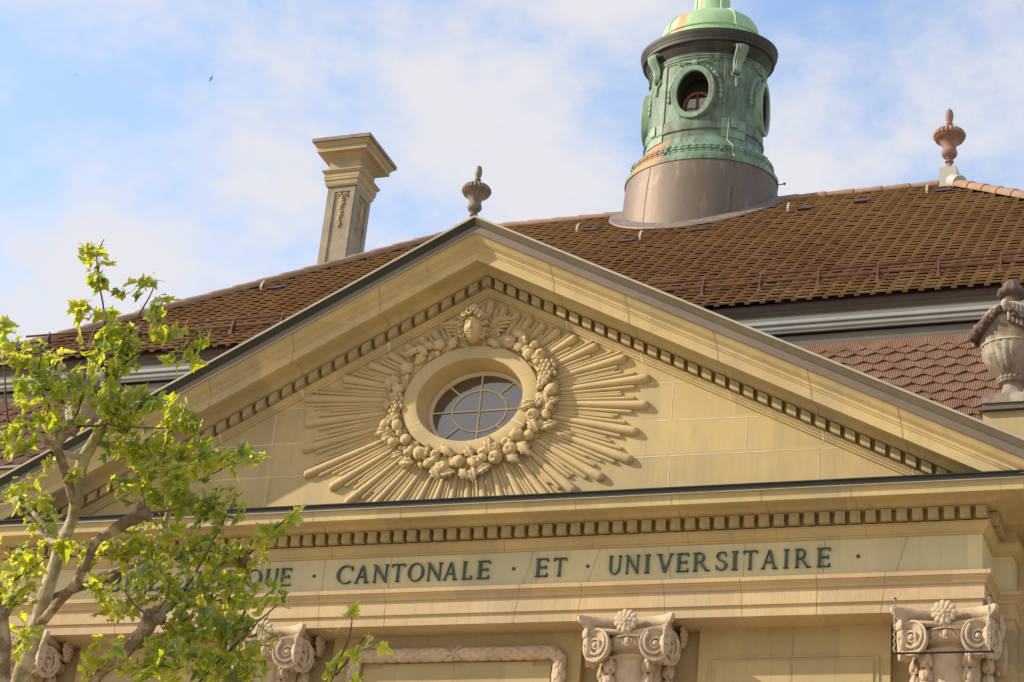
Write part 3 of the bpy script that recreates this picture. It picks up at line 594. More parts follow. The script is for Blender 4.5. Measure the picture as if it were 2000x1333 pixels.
# ---- raised bronze inscription
def glyph(c):
    S, T_, sf = 0.122, 0.052, 0.04; P = []
    def rect(x0, x1, z0, z1): P.append([(x0, z0), (x1, z0), (x1, z1), (x0, z1)])
    def serif(x0, x1, z, up): rect(x0 - 0.055, x1 + 0.055, z, z + sf) if not up else rect(x0 - 0.055, x1 + 0.055, z - sf, z)
    def stem(x, w=S, top=True, bot=True):
        rect(x, x + w, 0, 1)
        if bot: serif(x, x + w, 0, False)
        if top: serif(x, x + w, 1, True)
    def diag(x0, z0, x1, z1, w): P.append([(x0, z0), (x0 + w, z0), (x1 + w, z1), (x1, z1)])
    def arc(cx, cz, rx, rz, t0, t1, thick, n=16):
        for i in range(n):
            a0, a1 = R_(t0 + (t1 - t0) * i / n), R_(t0 + (t1 - t0) * (i + 1) / n)
            def k(a): w = T_ + (thick - T_) * abs(math.cos(a)); return w
            o0 = (cx + rx * math.cos(a0), cz + rz * math.sin(a0)); o1 = (cx + rx * math.cos(a1), cz + rz * math.sin(a1))
            i0 = (cx + (rx - k(a0)) * math.cos(a0), cz + (rz - T_) * math.sin(a0)); i1 = (cx + (rx - k(a1)) * math.cos(a1), cz + (rz - T_) * math.sin(a1))
            P.append([i0, o0, o1, i1])
    w = 0.7
    if c == 'I': stem(0.06); w = 0.26
    elif c == 'L': stem(0.06, bot=True); rect(0.19, 0.56, 0, T_); rect(0.52, 0.58, 0, 0.2); w = 0.6
    elif c == 'E':
        stem(0.06)
        for z in (0, 0.485, 1 - T_): rect(0.18, 0.54 if z != 0.485 else 0.47, z, z + T_)
        rect(0.50, 0.56, 0, 0.18); rect(0.50, 0.56, 0.83, 1); rect(0.43, 0.49, 0.42, 0.6); w = 0.6
    elif c == 'T': stem(0.33, top=False); rect(0.02, 0.78, 1 - T_, 1); rect(0.0, 0.055, 0.84, 1); rect(0.745, 0.80, 0.84, 1); w = 0.8
    elif c == 'H': stem(0.06); stem(0.66); rect(0.19, 0.67, 0.485, 0.545); w = 0.86
    elif c == 'N': stem(0.08, T_ + 0.015, top=False); diag(0.70, 0, 0.02, 1, 0.16); rect(0.74, 0.81, 0.0, 1); rect(0.66, 0.88, 1 - sf, 1); rect(-0.03, 0.12, 1 - sf, 1); w = 0.86
    elif c == 'A': diag(0.03, 0, 0.36, 1, T_ + 0.01); diag(0.66, 0, 0.34, 1, 0.15); rect(0.18, 0.62, 0.32, 0.38); rect(-0.05, 0.18, 0, sf); rect(0.58, 0.90, 0, sf); w = 0.85
    elif c == 'V': diag(0.36, 0, 0.03, 1, 0.15); diag(0.42, 0, 0.74, 1, T_ + 0.01); rect(-0.05, 0.26, 1 - sf, 1); rect(0.66, 0.90, 1 - sf, 1); w = 0.85
    elif c in 'OQ': arc(0.44, 0.5, 0.44, 0.52, 0, 360, S + 0.01, 32); w = 0.88
    elif c == 'C': arc(0.46, 0.5, 0.46, 0.52, 48, 312, S + 0.01, 26); rect(0.72, 0.775, 0.72, 0.98); w = 0.78
    elif c == 'U': rect(0.06, 0.06 + S, 0.3, 1); serif(0.06, 0.06 + S, 1, True); rect(0.62, 0.69, 0.3, 1); serif(0.62, 0.69, 1, True); arc(0.375, 0.32, 0.315, 0.34, 180, 360, 0.12, 16); w = 0.75
    elif c == 'B': stem(0.06, top=False, bot=False); rect(0, 0.3, 0, T_); rect(0, 0.3, 1 - T_, 1); rect(0.15, 0.3, 0.485, 0.545); arc(0.28, 0.76, 0.25, 0.24, -90, 90, S); arc(0.28, 0.265, 0.31, 0.265, -90, 90, S); w = 0.6
    elif c == 'R': stem(0.06, top=False); rect(0, 0.3, 1 - T_, 1); rect(0.15, 0.32, 0.45, 0.51); arc(0.30, 0.73, 0.28, 0.27, -90, 90, S); diag(0.62, 0, 0.30, 0.47, 0.16); rect(0.62, 0.86, 0, sf); w = 0.82
    elif c == 'S': arc(0.28, 0.755, 0.25, 0.25, 50, 268, 0.11, 16); arc(0.28, 0.265, 0.27, 0.27, -130, 88, 0.13, 16); rect(0.43, 0.48, 0.74, 0.95); rect(0.03, 0.08, 0.06, 0.28); w = 0.56
    if c == 'Q': diag(0.74, -0.2, 0.40, 0.14, 0.16)
    return P, w
for c, x0, x1 in LETTERS:
    a = BB()
    if c == '.':
        cx = (x0 + x1) / 2; a.ell((cx, -0.004, 11.415), (0.024, 0.03, 0.024), None, 14, 8)
    else:
        P, w = glyph(c); z0, h = 11.284, 0.258; sc = (x1 - x0) / w
        for k, poly in enumerate(P):
            y = -0.034 - 0.0006 * (k % 9)
            a.prism([(x0 + px * sc, z0 + pz * h) for px, pz in poly], y, -0.001)
    a.put('letter' if c != '.' else 'dot', 'letter', FRIEZE, smooth=c == '.')

# ---- walls behind the columns
a = BB(); a.box(XL, XR, 0.62, 1.2, 0.0, 10.66); a.box(XR - 0.02, XR + 0.26, 0.80, 1.4, 0, 10.66); a.box(XL - 0.26, XL + 0.02, 0.80, 1.4, 0, 10.66)
a.box(XR + 0.2, 12.0, 1.302, 17, 0, 13.4); a.box(-12.0, XL - 0.2, 1.302, 17, 0, 13.4); a.box(-11.5, 11.5, 1.15, 16.9, 0, 13.3)
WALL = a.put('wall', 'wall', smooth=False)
def bay(x0, x1):
    m = BB(); m.box(x0, x1, 0.45, 0.63, 0.0, 10.662); return m
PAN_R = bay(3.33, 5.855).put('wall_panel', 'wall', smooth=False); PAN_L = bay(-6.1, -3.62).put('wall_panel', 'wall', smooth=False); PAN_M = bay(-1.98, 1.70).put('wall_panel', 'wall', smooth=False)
def frame_rect(m, x0, x1, zt, w, y, zb=0.5, t=0.014):
    m.box(x0, x0 + w, y - t, y, zb, zt); m.box(x1 - w, x1, y - t, y, zb, zt); m.box(x0 + w, x1 - w, y - t, y, zt - w, zt)
for pn, x0, x1 in ((PAN_R, 3.49, 5.715), (PAN_L, -5.94, -3.78)):
    a = BB(); frame_rect(a, x0, x1, 10.255, 0.022, 0.449); frame_rect(a, x0 + 0.075, x1 - 0.075, 10.185, 0.03, 0.449); a.box(x0 + 0.105, x1 - 0.105, 0.437, 0.449, 0.5, 10.155)
    xm = (x0 + x1) / 2 - 0.02; a.box(xm, xm + 0.009, 0.4355, 0.437, 0.5, 10.155, 1); a.box(xm, xm + 0.009, 0.4475, 0.449, 10.26, 10.645, 1); a.put('panel_moulding', ['wall', 'crack'], pn, smooth=False)
a = BB()
a.box(-1.46, 1.29, 0.428, 0.449, 0.5, 10.185); a.box(-1.20, 1.03, 0.4285, 0.4485, 10.185, 10.245)
a.box(-0.115, -0.106, 0.4265, 0.428, 0.5, 10.245, 1); a.put('panel_moulding', ['wall', 'crack'], PAN_M, smooth=False)
# laurel bundle framing the middle panel
def husk(m, c, d, side, L_, w, h):
    """one laurel leaf lying on a surface: d along, side across, outward = -y"""
    d = Vector(d).normalized(); side = Vector(side).normalized(); o = d.cross(side)
    if o.y > 0 and abs(o.y) > 0.3: o = -o
    m.ell(c, (L_ / 2, w / 2, h), basis(d, side, o), 10, 8)
pth = [(-1.60, 7.0), (-1.60, 10.16), (-1.595, 10.24), (-1.56, 10.31), (-1.50, 10.345), (-1.42, 10.355), (1.25, 10.355), (1.33, 10.345), (1.39, 10.31), (1.425, 10.24), (1.43, 10.16), (1.43, 7.0)]
pp = [Vector((x, 0.40, z)) for x, z in pth]
a = BB(); a.tube(pp, 0.088, 10, flat=1.0); LAU = a.put('laurel_frame', 'capital', PAN_M, angle=70)
def along(pts, s):
    for i in range(len(pts) - 1):
        l = (pts[i + 1] - pts[i]).length
        if s <= l: return pts[i].lerp(pts[i + 1], s / l), (pts[i + 1] - pts[i]).normalized()
        s -= l
    return pts[-1], (pts[-1] - pts[-2]).normalized()
tot = sum((pp[i + 1] - pp[i]).length for i in range(len(pp) - 1)); a = BB(); s = 1.9; mid = tot / 2
while s < tot - 1.9:
    c, d = along(pp, s); sgn = 1 if s < mid else -1
    dd = d * sgn; nrm = Vector((0, -1, 0)); sd = d.cross(nrm)
    if abs(s - mid) > 0.12:
        for q, ph in ((-1, 0.0), (1, 0.0), (0, 0.085), (-2, 0.085), (2, 0.085)):
            an = q * 0.62; off = sd * math.sin(an) * 0.085 + nrm * math.cos(an) * 0.085
            c2, d2 = along(pp, s + ph); a.ell(c2 + off, (0.098, 0.040, 0.020), basis(d2, sd * math.cos(an) - nrm * math.sin(an), (off).normalized()), 10, 7)
    s += 0.17
a.put('laurel_leaves', 'capital', LAU, angle=70)
a = BB()
for dx in (-1, 1):
    for k in range(3): a.tube([(-0.09 + dx * (0.09 - 0.03 * k), 0.33, 10.25), (-0.09, 0.303, 10.355), (-0.09 - dx * (0.09 - 0.03 * k), 0.33, 10.46)], 0.010, 6)
a.put('ribbon', 'capital', LAU)

# ---- engaged columns with four-volute capitals
def volute(m, c, ang, r=0.225, hand=1, depth=0.16):
    """spiral scroll whose flat face looks along angle ang (0 = front), hand = curl direction"""
    out = Vector((math.sin(ang), -math.cos(ang), 0)); rt = Vector((math.cos(ang), math.sin(ang), 0)); up = Vector((0, 0, 1)); c = Vector(c)
    # body
    rows = []
    for rr, dd in ((0.55 * r, -depth), (0.80 * r, -depth * 0.8), (0.95 * r, -depth * 0.35), (0.985 * r, -0.02), (1.0 * r, 0.0), (0.97 * r, 0.014), (0.86 * r, 0.014), (0.83 * r, 0.0), (0.60 * r, -0.028), (0.2 * r, -0.012), (0.01, 0.0)):
        rows.append([c + out * dd + (rt * math.cos(t) * 0.92 + up * math.sin(t) * 1.05) * rr for t in [2 * math.pi * i / 30 for i in range(30)]])
    m.grid(rows, closed_u=True)
    pts, rad = [], []
    for q in range(56):
        th = q / 55 * 2 * math.pi * 2.15; rr = r * 0.76 * math.exp(-0.135 * th); an = hand * (th + 2.2) if hand > 0 else math.pi - (th + 2.2)
        pts.append(c + out * (0.0 + 0.012 * q / 55) + (rt * math.cos(an) * 0.92 + up * math.sin(an) * 1.05) * rr); rad.append(0.135 * rr + 0.005)
    m.tube(pts, rad, 8); m.ell(c + out * 0.012, (0.034, 0.034, 0.034), None, 10, 8)
def strand(m, x, y, z0, n, w=0.105, ang=0.0):
    """hanging string of husks: each tier three pointed buds round a core"""
    out = Vector((math.sin(ang), -math.cos(ang), 0)); rt = Vector((math.cos(ang), math.sin(ang), 0))
    for k in range(n):
        z = z0 - 0.20 * k; s = 1.0 - 0.02 * k
        for q in (-1, 0, 1, -2, 2):
            an = q * 0.85; o = out * math.cos(an) + rt * math.sin(an); t = rt * math.cos(an) - out * math.sin(an)
            zz = z - (0.0 if abs(q) == 1 else 0.035)
            def tp(d): return (0.72 + 0.42 * (1 - d.z) * 0.5) * (1.0 if d.z > -0.5 else 1 + (d.z + 0.5) * 0.9)
            m.ell(Vector((x, y, zz)) + o * w * 0.48 * s, (0.046 * s, 0.042 * s, 0.112), basis(t, o, Vector((0, 0, 1))), 10, 9, disp=tp)
        m.tube([Vector((x, y, z + 0.085)) + (out * math.cos(t) + rt * math.sin(t)) * 0.058 for t in [-1.6 + 0.4 * i for i in range(9)]], 0.013, 6)
def make_column(cx, cy=0.42):
    a = BB(); prof = [(0.56, 0.6), (0.56, 0.8), (0.60, 0.86), (0.56, 0.93), (0.50, 0.96), (0.50, 1.02), (0.54, 1.07), (0.50, 1.12), (0.47, 1.16), (0.465, 3.5), (0.42, 7.0), (0.385, 9.95), (0.385, 10.12), (0.425, 10.14), (0.44, 10.165), (0.425, 10.19), (0.40, 10.20), (0.40, 10.45)]
    a.box(-0.62, 0.62, -0.62, 0.3, 0.0, 0.6); a.lathe(prof, n=56); col = a.build('column', 'capital', angle=50)
    col.parent = B; col.matrix_parent_inverse = Matrix.Translation(-B_OFF); col.location = (cx, cy, 0)
    # concave abacus
    def ab(k, z):
        row = []
        for f in range(4):
            for i in range(9):
                s = -1 + 2 * i / 8 if i < 8 else 1.0
                if i == 8: continue
                xx, yy = s * (0.67 - 0.07 * (abs(s) > 0.97)) * k, -(0.50 + 0.165 * abs(s) ** 2.2) * k
                if i == 0: xx, yy = -0.635 * k, -0.675 * k
                c_, s_ = math.cos(f * math.pi / 2), math.sin(f * math.pi / 2); row.append((xx * c_ - yy * s_, xx * s_ + yy * c_, z))
            row.append(((0.635 * k) * math.cos(f * math.pi / 2) + 0.675 * k * math.sin(f * math.pi / 2), (0.635 * k) * math.sin(f * math.pi / 2) - 0.675 * k * math.cos(f * math.pi / 2), z))
        return row
    a = MB(); a.grid([ab(k, z) for k, z in ((0.80, 10.43), (0.86, 10.435), (0.87, 10.50), (0.885, 10.505), (0.89, 10.525), (0.90, 10.53), (0.955, 10.545), (0.99, 10.58), (1.0, 10.61), (0.99, 10.635), (0.97, 10.649), (0.5, 10.649))], closed_u=True)
    a.build('abacus', 'capital', col, angle=45)
    a = MB(); a.lathe([(0.40, 10.24), (0.47, 10.25), (0.505, 10.30), (0.51, 10.36), (0.48, 10.42), (0.40, 10.44)], n=48)
    for i in range(20):   # egg and dart
        t = 2 * math.pi * i / 20; o = Vector((math.sin(t), -math.cos(t), 0)); rt = Vector((math.cos(t), math.sin(t), 0))
        a.ell(o * 0.50 + Vector((0, 0, 10.335)), (0.045, 0.035, 0.068), basis(rt, o, Vector((0, 0, 1))), 10, 8)
        a.tube([o * 0.505 + rt * 0.062 * math.cos(q) + Vector((0, 0, 10.345 + 0.085 * math.sin(q))) for q in [math.pi * 0.9 + 0.2 * math.pi * k * 1.2 for k in range(6)]], 0.012, 6)
    a.build('echinus', 'capital', col, angle=60)
    for f in range(4):
        fa = f * math.pi / 2
        for hand in (1, -1):
            lx, ly = -hand * 0.405, -0.575; c_, s_ = math.cos(fa), math.sin(fa)
            a = MB(); volute(a, (lx * c_ - ly * s_, lx * s_ + ly * c_, 10.255), fa - hand * R_(17), hand=-hand); a.build('volute', 'capital', col, angle=50)
            # channel that links the volute to the abacus
        a = MB(); c_, s_ = math.cos(fa), math.sin(fa); pts = []
        for q in range(13):
            u = -1 + q / 6; lx, ly = u * 0.42, -(0.535 + 0.02 * abs(u)); pts.append((lx * c_ - ly * s_, lx * s_ + ly * c_, 10.435 + 0.03 * abs(u)))
        a.tube(pts, 0.03, 8)
        # rosette in the middle of the abacus
        ctr = Vector((0.60 * s_, -0.60 * c_, 10.565)); rt = Vector((c_, s_, 0)); o = Vector((s_, -c_, 0)); up = Vector((0, 0, 1))
        for q in range(11):
            t = 2 * math.pi * q / 11; dd = rt * math.cos(t) + up * math.sin(t); td = -rt * math.sin(t) + up * math.cos(t)
            a.ell(ctr + dd * 0.098 + o * 0.014, (0.070, 0.044, 0.026), basis(dd, td, o), 9, 7)
        for q in range(7):
            t = 2 * math.pi * q / 7 + .2; dd = rt * math.cos(t) + up * math.sin(t); td = -rt * math.sin(t) + up * math.cos(t)
            a.ell(ctr + dd * 0.058 + o * 0.034, (0.038, 0.028, 0.018), basis(dd, td, o), 8, 6)
        a.tube([ctr + o * 0.045 + (rt * math.cos(t) + up * math.sin(t)) * 0.036 for t in [q * 0.45 for q in range(15)]], 0.011, 6)
        a.ell(ctr + o * 0.035, (0.034, 0.034, 0.03), None, 10, 7)
        for q in (-1, 0, 1): a.ell(ctr + o * 0.0 + rt * 0.04 * q - up * (0.15 - 0.02 * abs(q)), (0.026, 0.02, 0.04), basis(rt, o, up), 8, 6)
        a.build('rosette', 'capital', col, angle=70)
        a = MB(); d45 = Vector((math.sin(fa + math.pi / 4), -math.cos(fa + math.pi / 4), 0)); s45 = Vector((d45.y, -d45.x, 0))
        # husks running down the corner between two volutes
        for k in range(4):
            p = d45 * (0.795 - 0.02 * k - 0.035 * (k == 3)) + Vector((0, 0, 10.42 - 0.105 * k))
            for q in (-1, 0, 1): a.ell(p + s45 * 0.035 * q, (0.032, 0.028, 0.068), basis(s45, d45, up), 8, 7)
        for q in range(5):
            t = 0.3 + q * 0.28; pts = [d45 * (0.55 + 0.10 * math.sin(t)) + s45 * (0.15 - 0.075 * q) + Vector((0, 0, 10.28 - 0.05 * k2)) for k2 in range(6)]
            a.tube(pts, [0.05 - 0.005 * k2 for k2 in range(6)], 7)
        a.build('corner_husk', 'capital', col, angle=70)
    for x, y, an in ((-0.265, -0.345, -0.35), (0.265, -0.345, 0.35), (-0.44, -0.06, -1.2), (0.44, -0.06, 1.2)):
        a = MB(); strand(a, x, y, 10.06, 7, ang=an); a.build('garland', 'capital', col, angle=70)
    return col
C0 = make_column(2.51)
for x in (-6.9, -2.79, 6.64):
    c = copy_tree(C0, B); c.matrix_parent_inverse = Matrix.Translation(-B_OFF); c.location = (x, 0.42, 0)

# ---- attic parapets, steep lower roof, eaves
for s in (1, -1):
    a = BB(); x0, x1 = (6.93, 11.9) if s > 0 else (-11.9, -6.93 - 0.1); a.box(x0, x1, 1.0, 1.7, 12.2, 13.80); xe = 11.9 * s; a.box(min(xe, xe - 0.7 * s), max(xe, xe - 0.7 * s), 1.7, 16.8, 12.2, 13.795); PRP = a.put('parapet', 'stone', smooth=False)
    a = BB(); a.box(x0 - 0.05, x1 + 0.05, 0.93, 1.78, 13.803, 13.845); a.box(x0 - 0.0 if s > 0 else -7.75, 7.75 if s > 0 else x1, 0.96, 1.70, 13.848, 13.90); a.put('metal_coping', 'bronze', PRP, smooth=False)
MT, MBm = (3.50, 16.26), (2.50, 13.80)        # top and foot of the steep roof (y, z)
def mans_pt(x, t, h=0.0):       # t = distance down the slope
    dy, dz = MBm[0] - MT[0], MBm[1] - MT[1]; l = math.hypot(dy, dz); n = (dz / l, -dy / l)
    return (x, MT[0] + dy / l * t + n[0] * h, MT[1] + dz / l * t + n[1] * h)
a = BB(); LM = math.hypot(MBm[0] - MT[0], MBm[1] - MT[1])
a.add([mans_pt(-11.38, 0), mans_pt(11.38, 0), mans_pt(12.0, LM), mans_pt(-12.0, LM)], [(3, 2, 1, 0)])
for s in (1, -1): a.add([(s * 11.38, MT[0], MT[1]), (s * 11.38, 16.6, MT[1]), (s * 12.0, 16.6, MBm[1]), (s * 12.0, MBm[0], MBm[1])], [(0, 1, 2, 3)], 1)
MAN = a.put('steep_roof', ['under', 'tile_red'], smooth=False)
TW, EX = 0.31, 0.183
def ribbed_tile(m, xc, t_top, t_tip, seed):
    nr = 18; rr = random.Random(seed); lift = rr.uniform(0.0, 0.006); top, bot, lip = [], [], []
    for i in range(nr + 1):
        u = i / nr; x = xc + (u - 0.5) * (TW - 0.006); hr = 0.010 if (i // 1) % 2 else 0.0
        tb = t_tip - 0.075 * abs(2 * u - 1)
        top.append(mans_pt(x, t_top, 0.012 + hr)); bot.append(mans_pt(x, tb, 0.054 + hr + lift)); lip.append(mans_pt(x, tb, 0.012))
    m.grid([lip, bot, top])
for s in (1, -1):
    a = BB(); r_ = 0; t = 0.30
    while t < LM + 0.1:
        for k in range(-38, 39):
            xc = k * TW + (TW / 2 if r_ % 2 else 0)
            if xc * s < 3.2 or abs(xc) > 11.3 + 0.25 * t: continue
            ribbed_tile(a, xc, max(0.0, t - EX * 2 - 0.02) if r_ else 0.0, t, k * 100 + r_)
        t += EX if r_ else 0.11; r_ += 1
    a.put('ribbed_tiles', 'tile_red', MAN, angle=25)
EP = [(-10.88, 16.0), (-10.88, 4.0), (10.88, 4.0), (10.88, 16.0)]
a = BB(); sweep(a, [(0.47, 16.235), (0.50, 16.29), (0.51, 16.43)], EP, 1); sweep(a, [(0.51, 16.43), (0.53, 16.435), (0.565, 16.44), (0.57, 16.452)], EP, 2)  # black strip below the roll paints in the shadow line
sweep(a, [(0.57, 16.452), (0.585, 16.46), (0.58, 16.49), (0.60, 16.495), (0.625, 16.52), (0.625, 16.555), (0.605, 16.575), (0.655, 16.58), (0.665, 16.60), (0.665, 16.69)], EP, 0)
sweep(a, [(0.665, 16.69), (0.668, 16.715), (0.745, 16.765)], EP, 1); EAV = a.put('eaves_cornice', ['zinc', 'zinc_dark', 'black'], angle=50)
a = BB(); sweep(a, [(0.74, 16.765), (0.755, 16.768), (0.765, 16.80), (0.765, 16.865), (0.755, 16.885), (0.70, 16.885)], EP); a.put('eaves_gutter', 'gutter_brown')

# ---- hipped roof of interlocking tiles
EY, EZ, SLP = 3.2, 16.90, 0.86
RZ = EZ + SLP * (10 - EY)
HX = 4.88; EX0 = HX + (10 - EY)
a = BB()
a.add([(-EX0, EY, EZ), (EX0, EY, EZ), (HX, 10, RZ), (-HX, 10, RZ), (EX0, 16.8, EZ), (-EX0, 16.8, EZ)], [(0, 1, 2, 3)])
a.add([(-EX0, EY, EZ + .03), (EX0, EY, EZ + .03), (HX, 10, RZ + .03), (-HX, 10, RZ + .03), (EX0, 16.8, EZ + .03), (-EX0, 16.8, EZ + .03)], [(1, 4, 2), (4, 5, 3, 2), (5, 0, 3)], 1)
ROOF = a.put('roof', ['under', 'tile'], smooth=False)
NV = Vector((0, -SLP, 1)).normalized(); SV = Vector((0, 1, SLP)).normalized(); SLEN = math.hypot(1, SLP)
def rp(x, y, h): return (x + 0, y + NV.y * h, EZ + SLP * (y - EY) + NV.z * h)
a = BB(); DY, PX = 0.1635, 0.246; rj = random.Random(5)
def roof_tile(m, x0, y0, j):
    """pan with a raised open lip on the left, solid interlocking rib on the right"""
    y1 = y0 + DY + 0.035; hb, ht = 0.066 + j, 0.010; xs = x0 + PX * 0.66; x1 = x0 + PX
    m.add([rp(x0, y0, hb), rp(xs, y0, hb), rp(xs, y1, ht), rp(x0, y1, ht)], [(0, 1, 2, 3)])
    m.add([rp(x0, y0, hb - 0.028), rp(xs, y0, hb - 0.028), rp(xs, y0, hb), rp(x0, y0, hb)], [(0, 1, 2, 3)])
    m.add([rp(x0, y0, hb - 0.028), rp(xs, y0, hb - 0.028), rp(xs, y1, ht - 0.022), rp(x0, y1, ht - 0.022)], [(3, 2, 1, 0)])
    q = -0.003; hb2, ht2 = hb + q, ht + q
    m.add([rp(xs, y0 - 0.001, 0.004), rp(x1, y0 - 0.001, 0.004), rp(x1, y0 - 0.001, hb2 - .006), rp(x1 - 0.012, y0 - 0.001, hb2), rp(xs + 0.012, y0 - 0.001, hb2), rp(xs, y0 - 0.001, hb2 - .006), rp(xs, y1, ht2 - .006), rp(x1, y1, ht2 - .006)], [(0, 1, 2, 3, 4, 5)])
    m.add([rp(xs, y0 - 0.001, 0.004), rp(xs, y0 - 0.001, hb2 - .006), rp(xs + 0.012, y0 - 0.001, hb2), rp(x1 - 0.012, y0 - 0.001, hb2), rp(x1, y0 - 0.001, hb2 - .006), rp(x1, y0 - 0.001, 0.004), rp(xs, y1, 0.0), rp(xs, y1, ht2 - .006), rp(xs + 0.012, y1, ht2), rp(x1 - 0.012, y1, ht2), rp(x1, y1, ht2 - .006), rp(x1, y1, 0.0)],
          [(1, 0, 6, 7), (2, 1, 7, 8), (3, 2, 8, 9), (4, 3, 9, 10), (5, 4, 10, 11)])
for r in range(42):
    y0 = EY + DY * r - 0.02
    for k in range(-52, 52):
        x0 = k * PX + 0.06
        lim = EX0 - (y0 - EY) - 0.10
        if x0 < -lim or x0 + PX > lim: continue
        roof_tile(a, x0, y0, rj.uniform(-0.006, 0.006))
a.put('roof_tiles', 'tile', ROOF, smooth=False)
def barrel_run(m, p0, p1, rad, step, up=(0, 0, 1), lap=0.03):
    p0, p1 = Vector(p0), Vector(p1); d = (p1 - p0); n = max(1, round(d.length / step)); st = d.length / n; d.normalize()
    upv = Vector(up); upv = (upv - d * upv.dot(d)).normalized(); sd = d.cross(upv)
    for i in range(n):
        rows = []
        for s, r in ((-lap, rad - 0.03), (-lap, rad), (-lap + 0.05, rad + 0.004), (st * 0.5, rad - 0.008), (st, rad - 0.018)):
            c = p0 + d * (st * i + s); rows.append([c + sd * math.cos(t) * r * 1.0 + upv * math.sin(t) * r * 0.85 for t in [-0.35 + (math.pi + 0.7) * k / 14 for k in range(15)]])
        m.grid(rows)
for s in (1, -1):
    a = BB(); barrel_run(a, (s * EX0, EY, EZ + 0.03), (s * (HX + 0.22), 9.78, RZ - 0.15), 0.145, 0.52); a.put('hip_tiles', 'ridge', ROOF, angle=50)
a = BB(); barrel_run(a, (-HX + 0.15, 10, RZ + 0.0), (-1.45, 10, RZ + 0.0), 0.13, 0.58); a.put('ridge_tiles', 'ridge', ROOF, angle=50)
a = BB(); barrel_run(a, (HX - 0.2, 10, RZ + 0.0), (1.40, 10, RZ + 0.0), 0.13, 0.58); a.put('ridge_tiles', 'ridge', ROOF, angle=50)
for s in (1, -1):     # pale collar where the hip tiles meet the finial block
    a = BB(); a.tube([(s * (HX + 0.10), 9.92, RZ + 0.02), (s * (HX + 0.26), 9.76, RZ - 0.12)], 0.155, 16); a.put('hip_collar', 'block', ROOF)
# snow guard rails with triangular brackets
a = BB(); gy = 3.82
def sg(x, y, h): return Vector((x, y - 0.02, EZ + SLP * (y - EY) + h))
a.tube([sg(-10.72, gy, 0.30), sg(10.7, gy, 0.30)], 0.021, 8); a.tube([sg(-10.60, gy, 0.165), sg(10.7, gy, 0.165)], 0.019, 8)
GRD = a.put('snow_guard', 'rust', ROOF)
for k in range(-13, 11):
    x = 2.05 + 0.945 * k
    if abs(x) > 10.6: continue
    a = BB(); b0 = sg(x, gy, 0.0)
    a.add([sg(x - 0.012, gy - 0.13, -0.05), sg(x + 0.012, gy - 0.13, -0.05), sg(x + 0.012, gy, 0.36), sg(x - 0.012, gy, 0.36), sg(x - 0.012, gy + 0.10, 0.10), sg(x + 0.012, gy + 0.10, 0.10)], [(0, 1, 2, 3), (2, 3, 4, 5), (0, 3, 4), (1, 5, 2)])
    a.add([sg(x - 0.055, gy - 0.12, -0.02), sg(x + 0.055, gy - 0.12, -0.02), sg(x + 0.012, gy - 0.06, 0.15), sg(x - 0.012, gy - 0.06, 0.15)], [(0, 1, 2, 3)])
    a.put('guard_bracket', 'rust', GRD, smooth=False)
for x, y in ((-2.106, 8.772), (-0.425, 7.702), (2.086, 8.83), (4.63, 9.218), (-7.58, 6.52)):
    a = BB(); pts = [sg(x, y + 0.02, 0.05), sg(x, y - 0.05, 0.08), sg(x, y - 0.07, 0.15), sg(x, y - 0.04, 0.22), sg(x, y + 0.02, 0.25)]
    rows = [[p + Vector((dx, 0, 0)) for dx in (-0.022, 0.022)] for p in pts]; a.grid(rows); rows = [[p + Vector((dx, 0.012, 0.0)) for dx in (0.022, -0.022)] for p in pts]; a.grid(rows)
    a.put('roof_hook', 'hook', ROOF)
for x, y in ((-0.70, 7.60), (0.62, 7.95), (-1.85, 8.75), (2.38, 8.86), (3.42, 9.02), (4.90, 9.24), (-7.3, 6.45)):
    a = BB(); w = 0.12
    a.add([rp(x - w, y, 0.05), rp(x + w, y, 0.05), rp(x + w, y, 0.095), rp(x - w, y, 0.095), rp(x - w - 0.03, y + 0.32, 0.05), rp(x + w + 0.03, y + 0.32, 0.05)], [(3, 2, 5, 4), (0, 3, 4), (1, 5, 2)])
    a.add([rp(x - w, y - 0.002, 0.055), rp(x + w, y - 0.002, 0.055), rp(x + w, y - 0.002, 0.088), rp(x - w, y - 0.002, 0.088)], [(0, 1, 2, 3)], 1)
    a.put('roof_vent', ['gutter_brown', 'black'], ROOF, smooth=False)

# ---- chimney
def ring_sweep(m, prof, x0, x1, y0, y1, mi=0):
    rows = [[(x0 - p, y0 - p, z), (x1 + p, y0 - p, z), (x1 + p, y1 + p, z), (x0 - p, y1 + p, z)] for p, z in prof]; m.grid(rows, closed_u=True, mi=mi)
CX0, CX1, CY0, CY1 = -8.405, -7.765, 10.0, 10.76
a = BB(); d = 0.03; px0, px1 = CX0 + 0.17, CX1 - 0.10
a.box(CX0, CX1, CY0 + d, CY1, 19.0, 24.25); a.box(CX0, px0, CY0, CY0 + d - 0.002, 19.0, 24.25); a.box(px1, CX1, CY0, CY0 + d - 0.002, 19.0, 24.25); a.box(px0, px1, CY0, CY0 + d - 0.002, 24.05, 24.25)
a.box(CX1 + 0.001, CX1 + d, CY0 + 0.03, CY0 + 0.20, 19.0, 24.25); a.box(CX1 + 0.001, CX1 + d, CY1 - 0.16, CY1, 19.0, 24.25); a.box(CX1 + 0.001, CX1 + d, CY0 + 0.20, CY1 - 0.16, 24.05, 24.25)
CHM = a.put('chimney', 'chim', smooth=False)
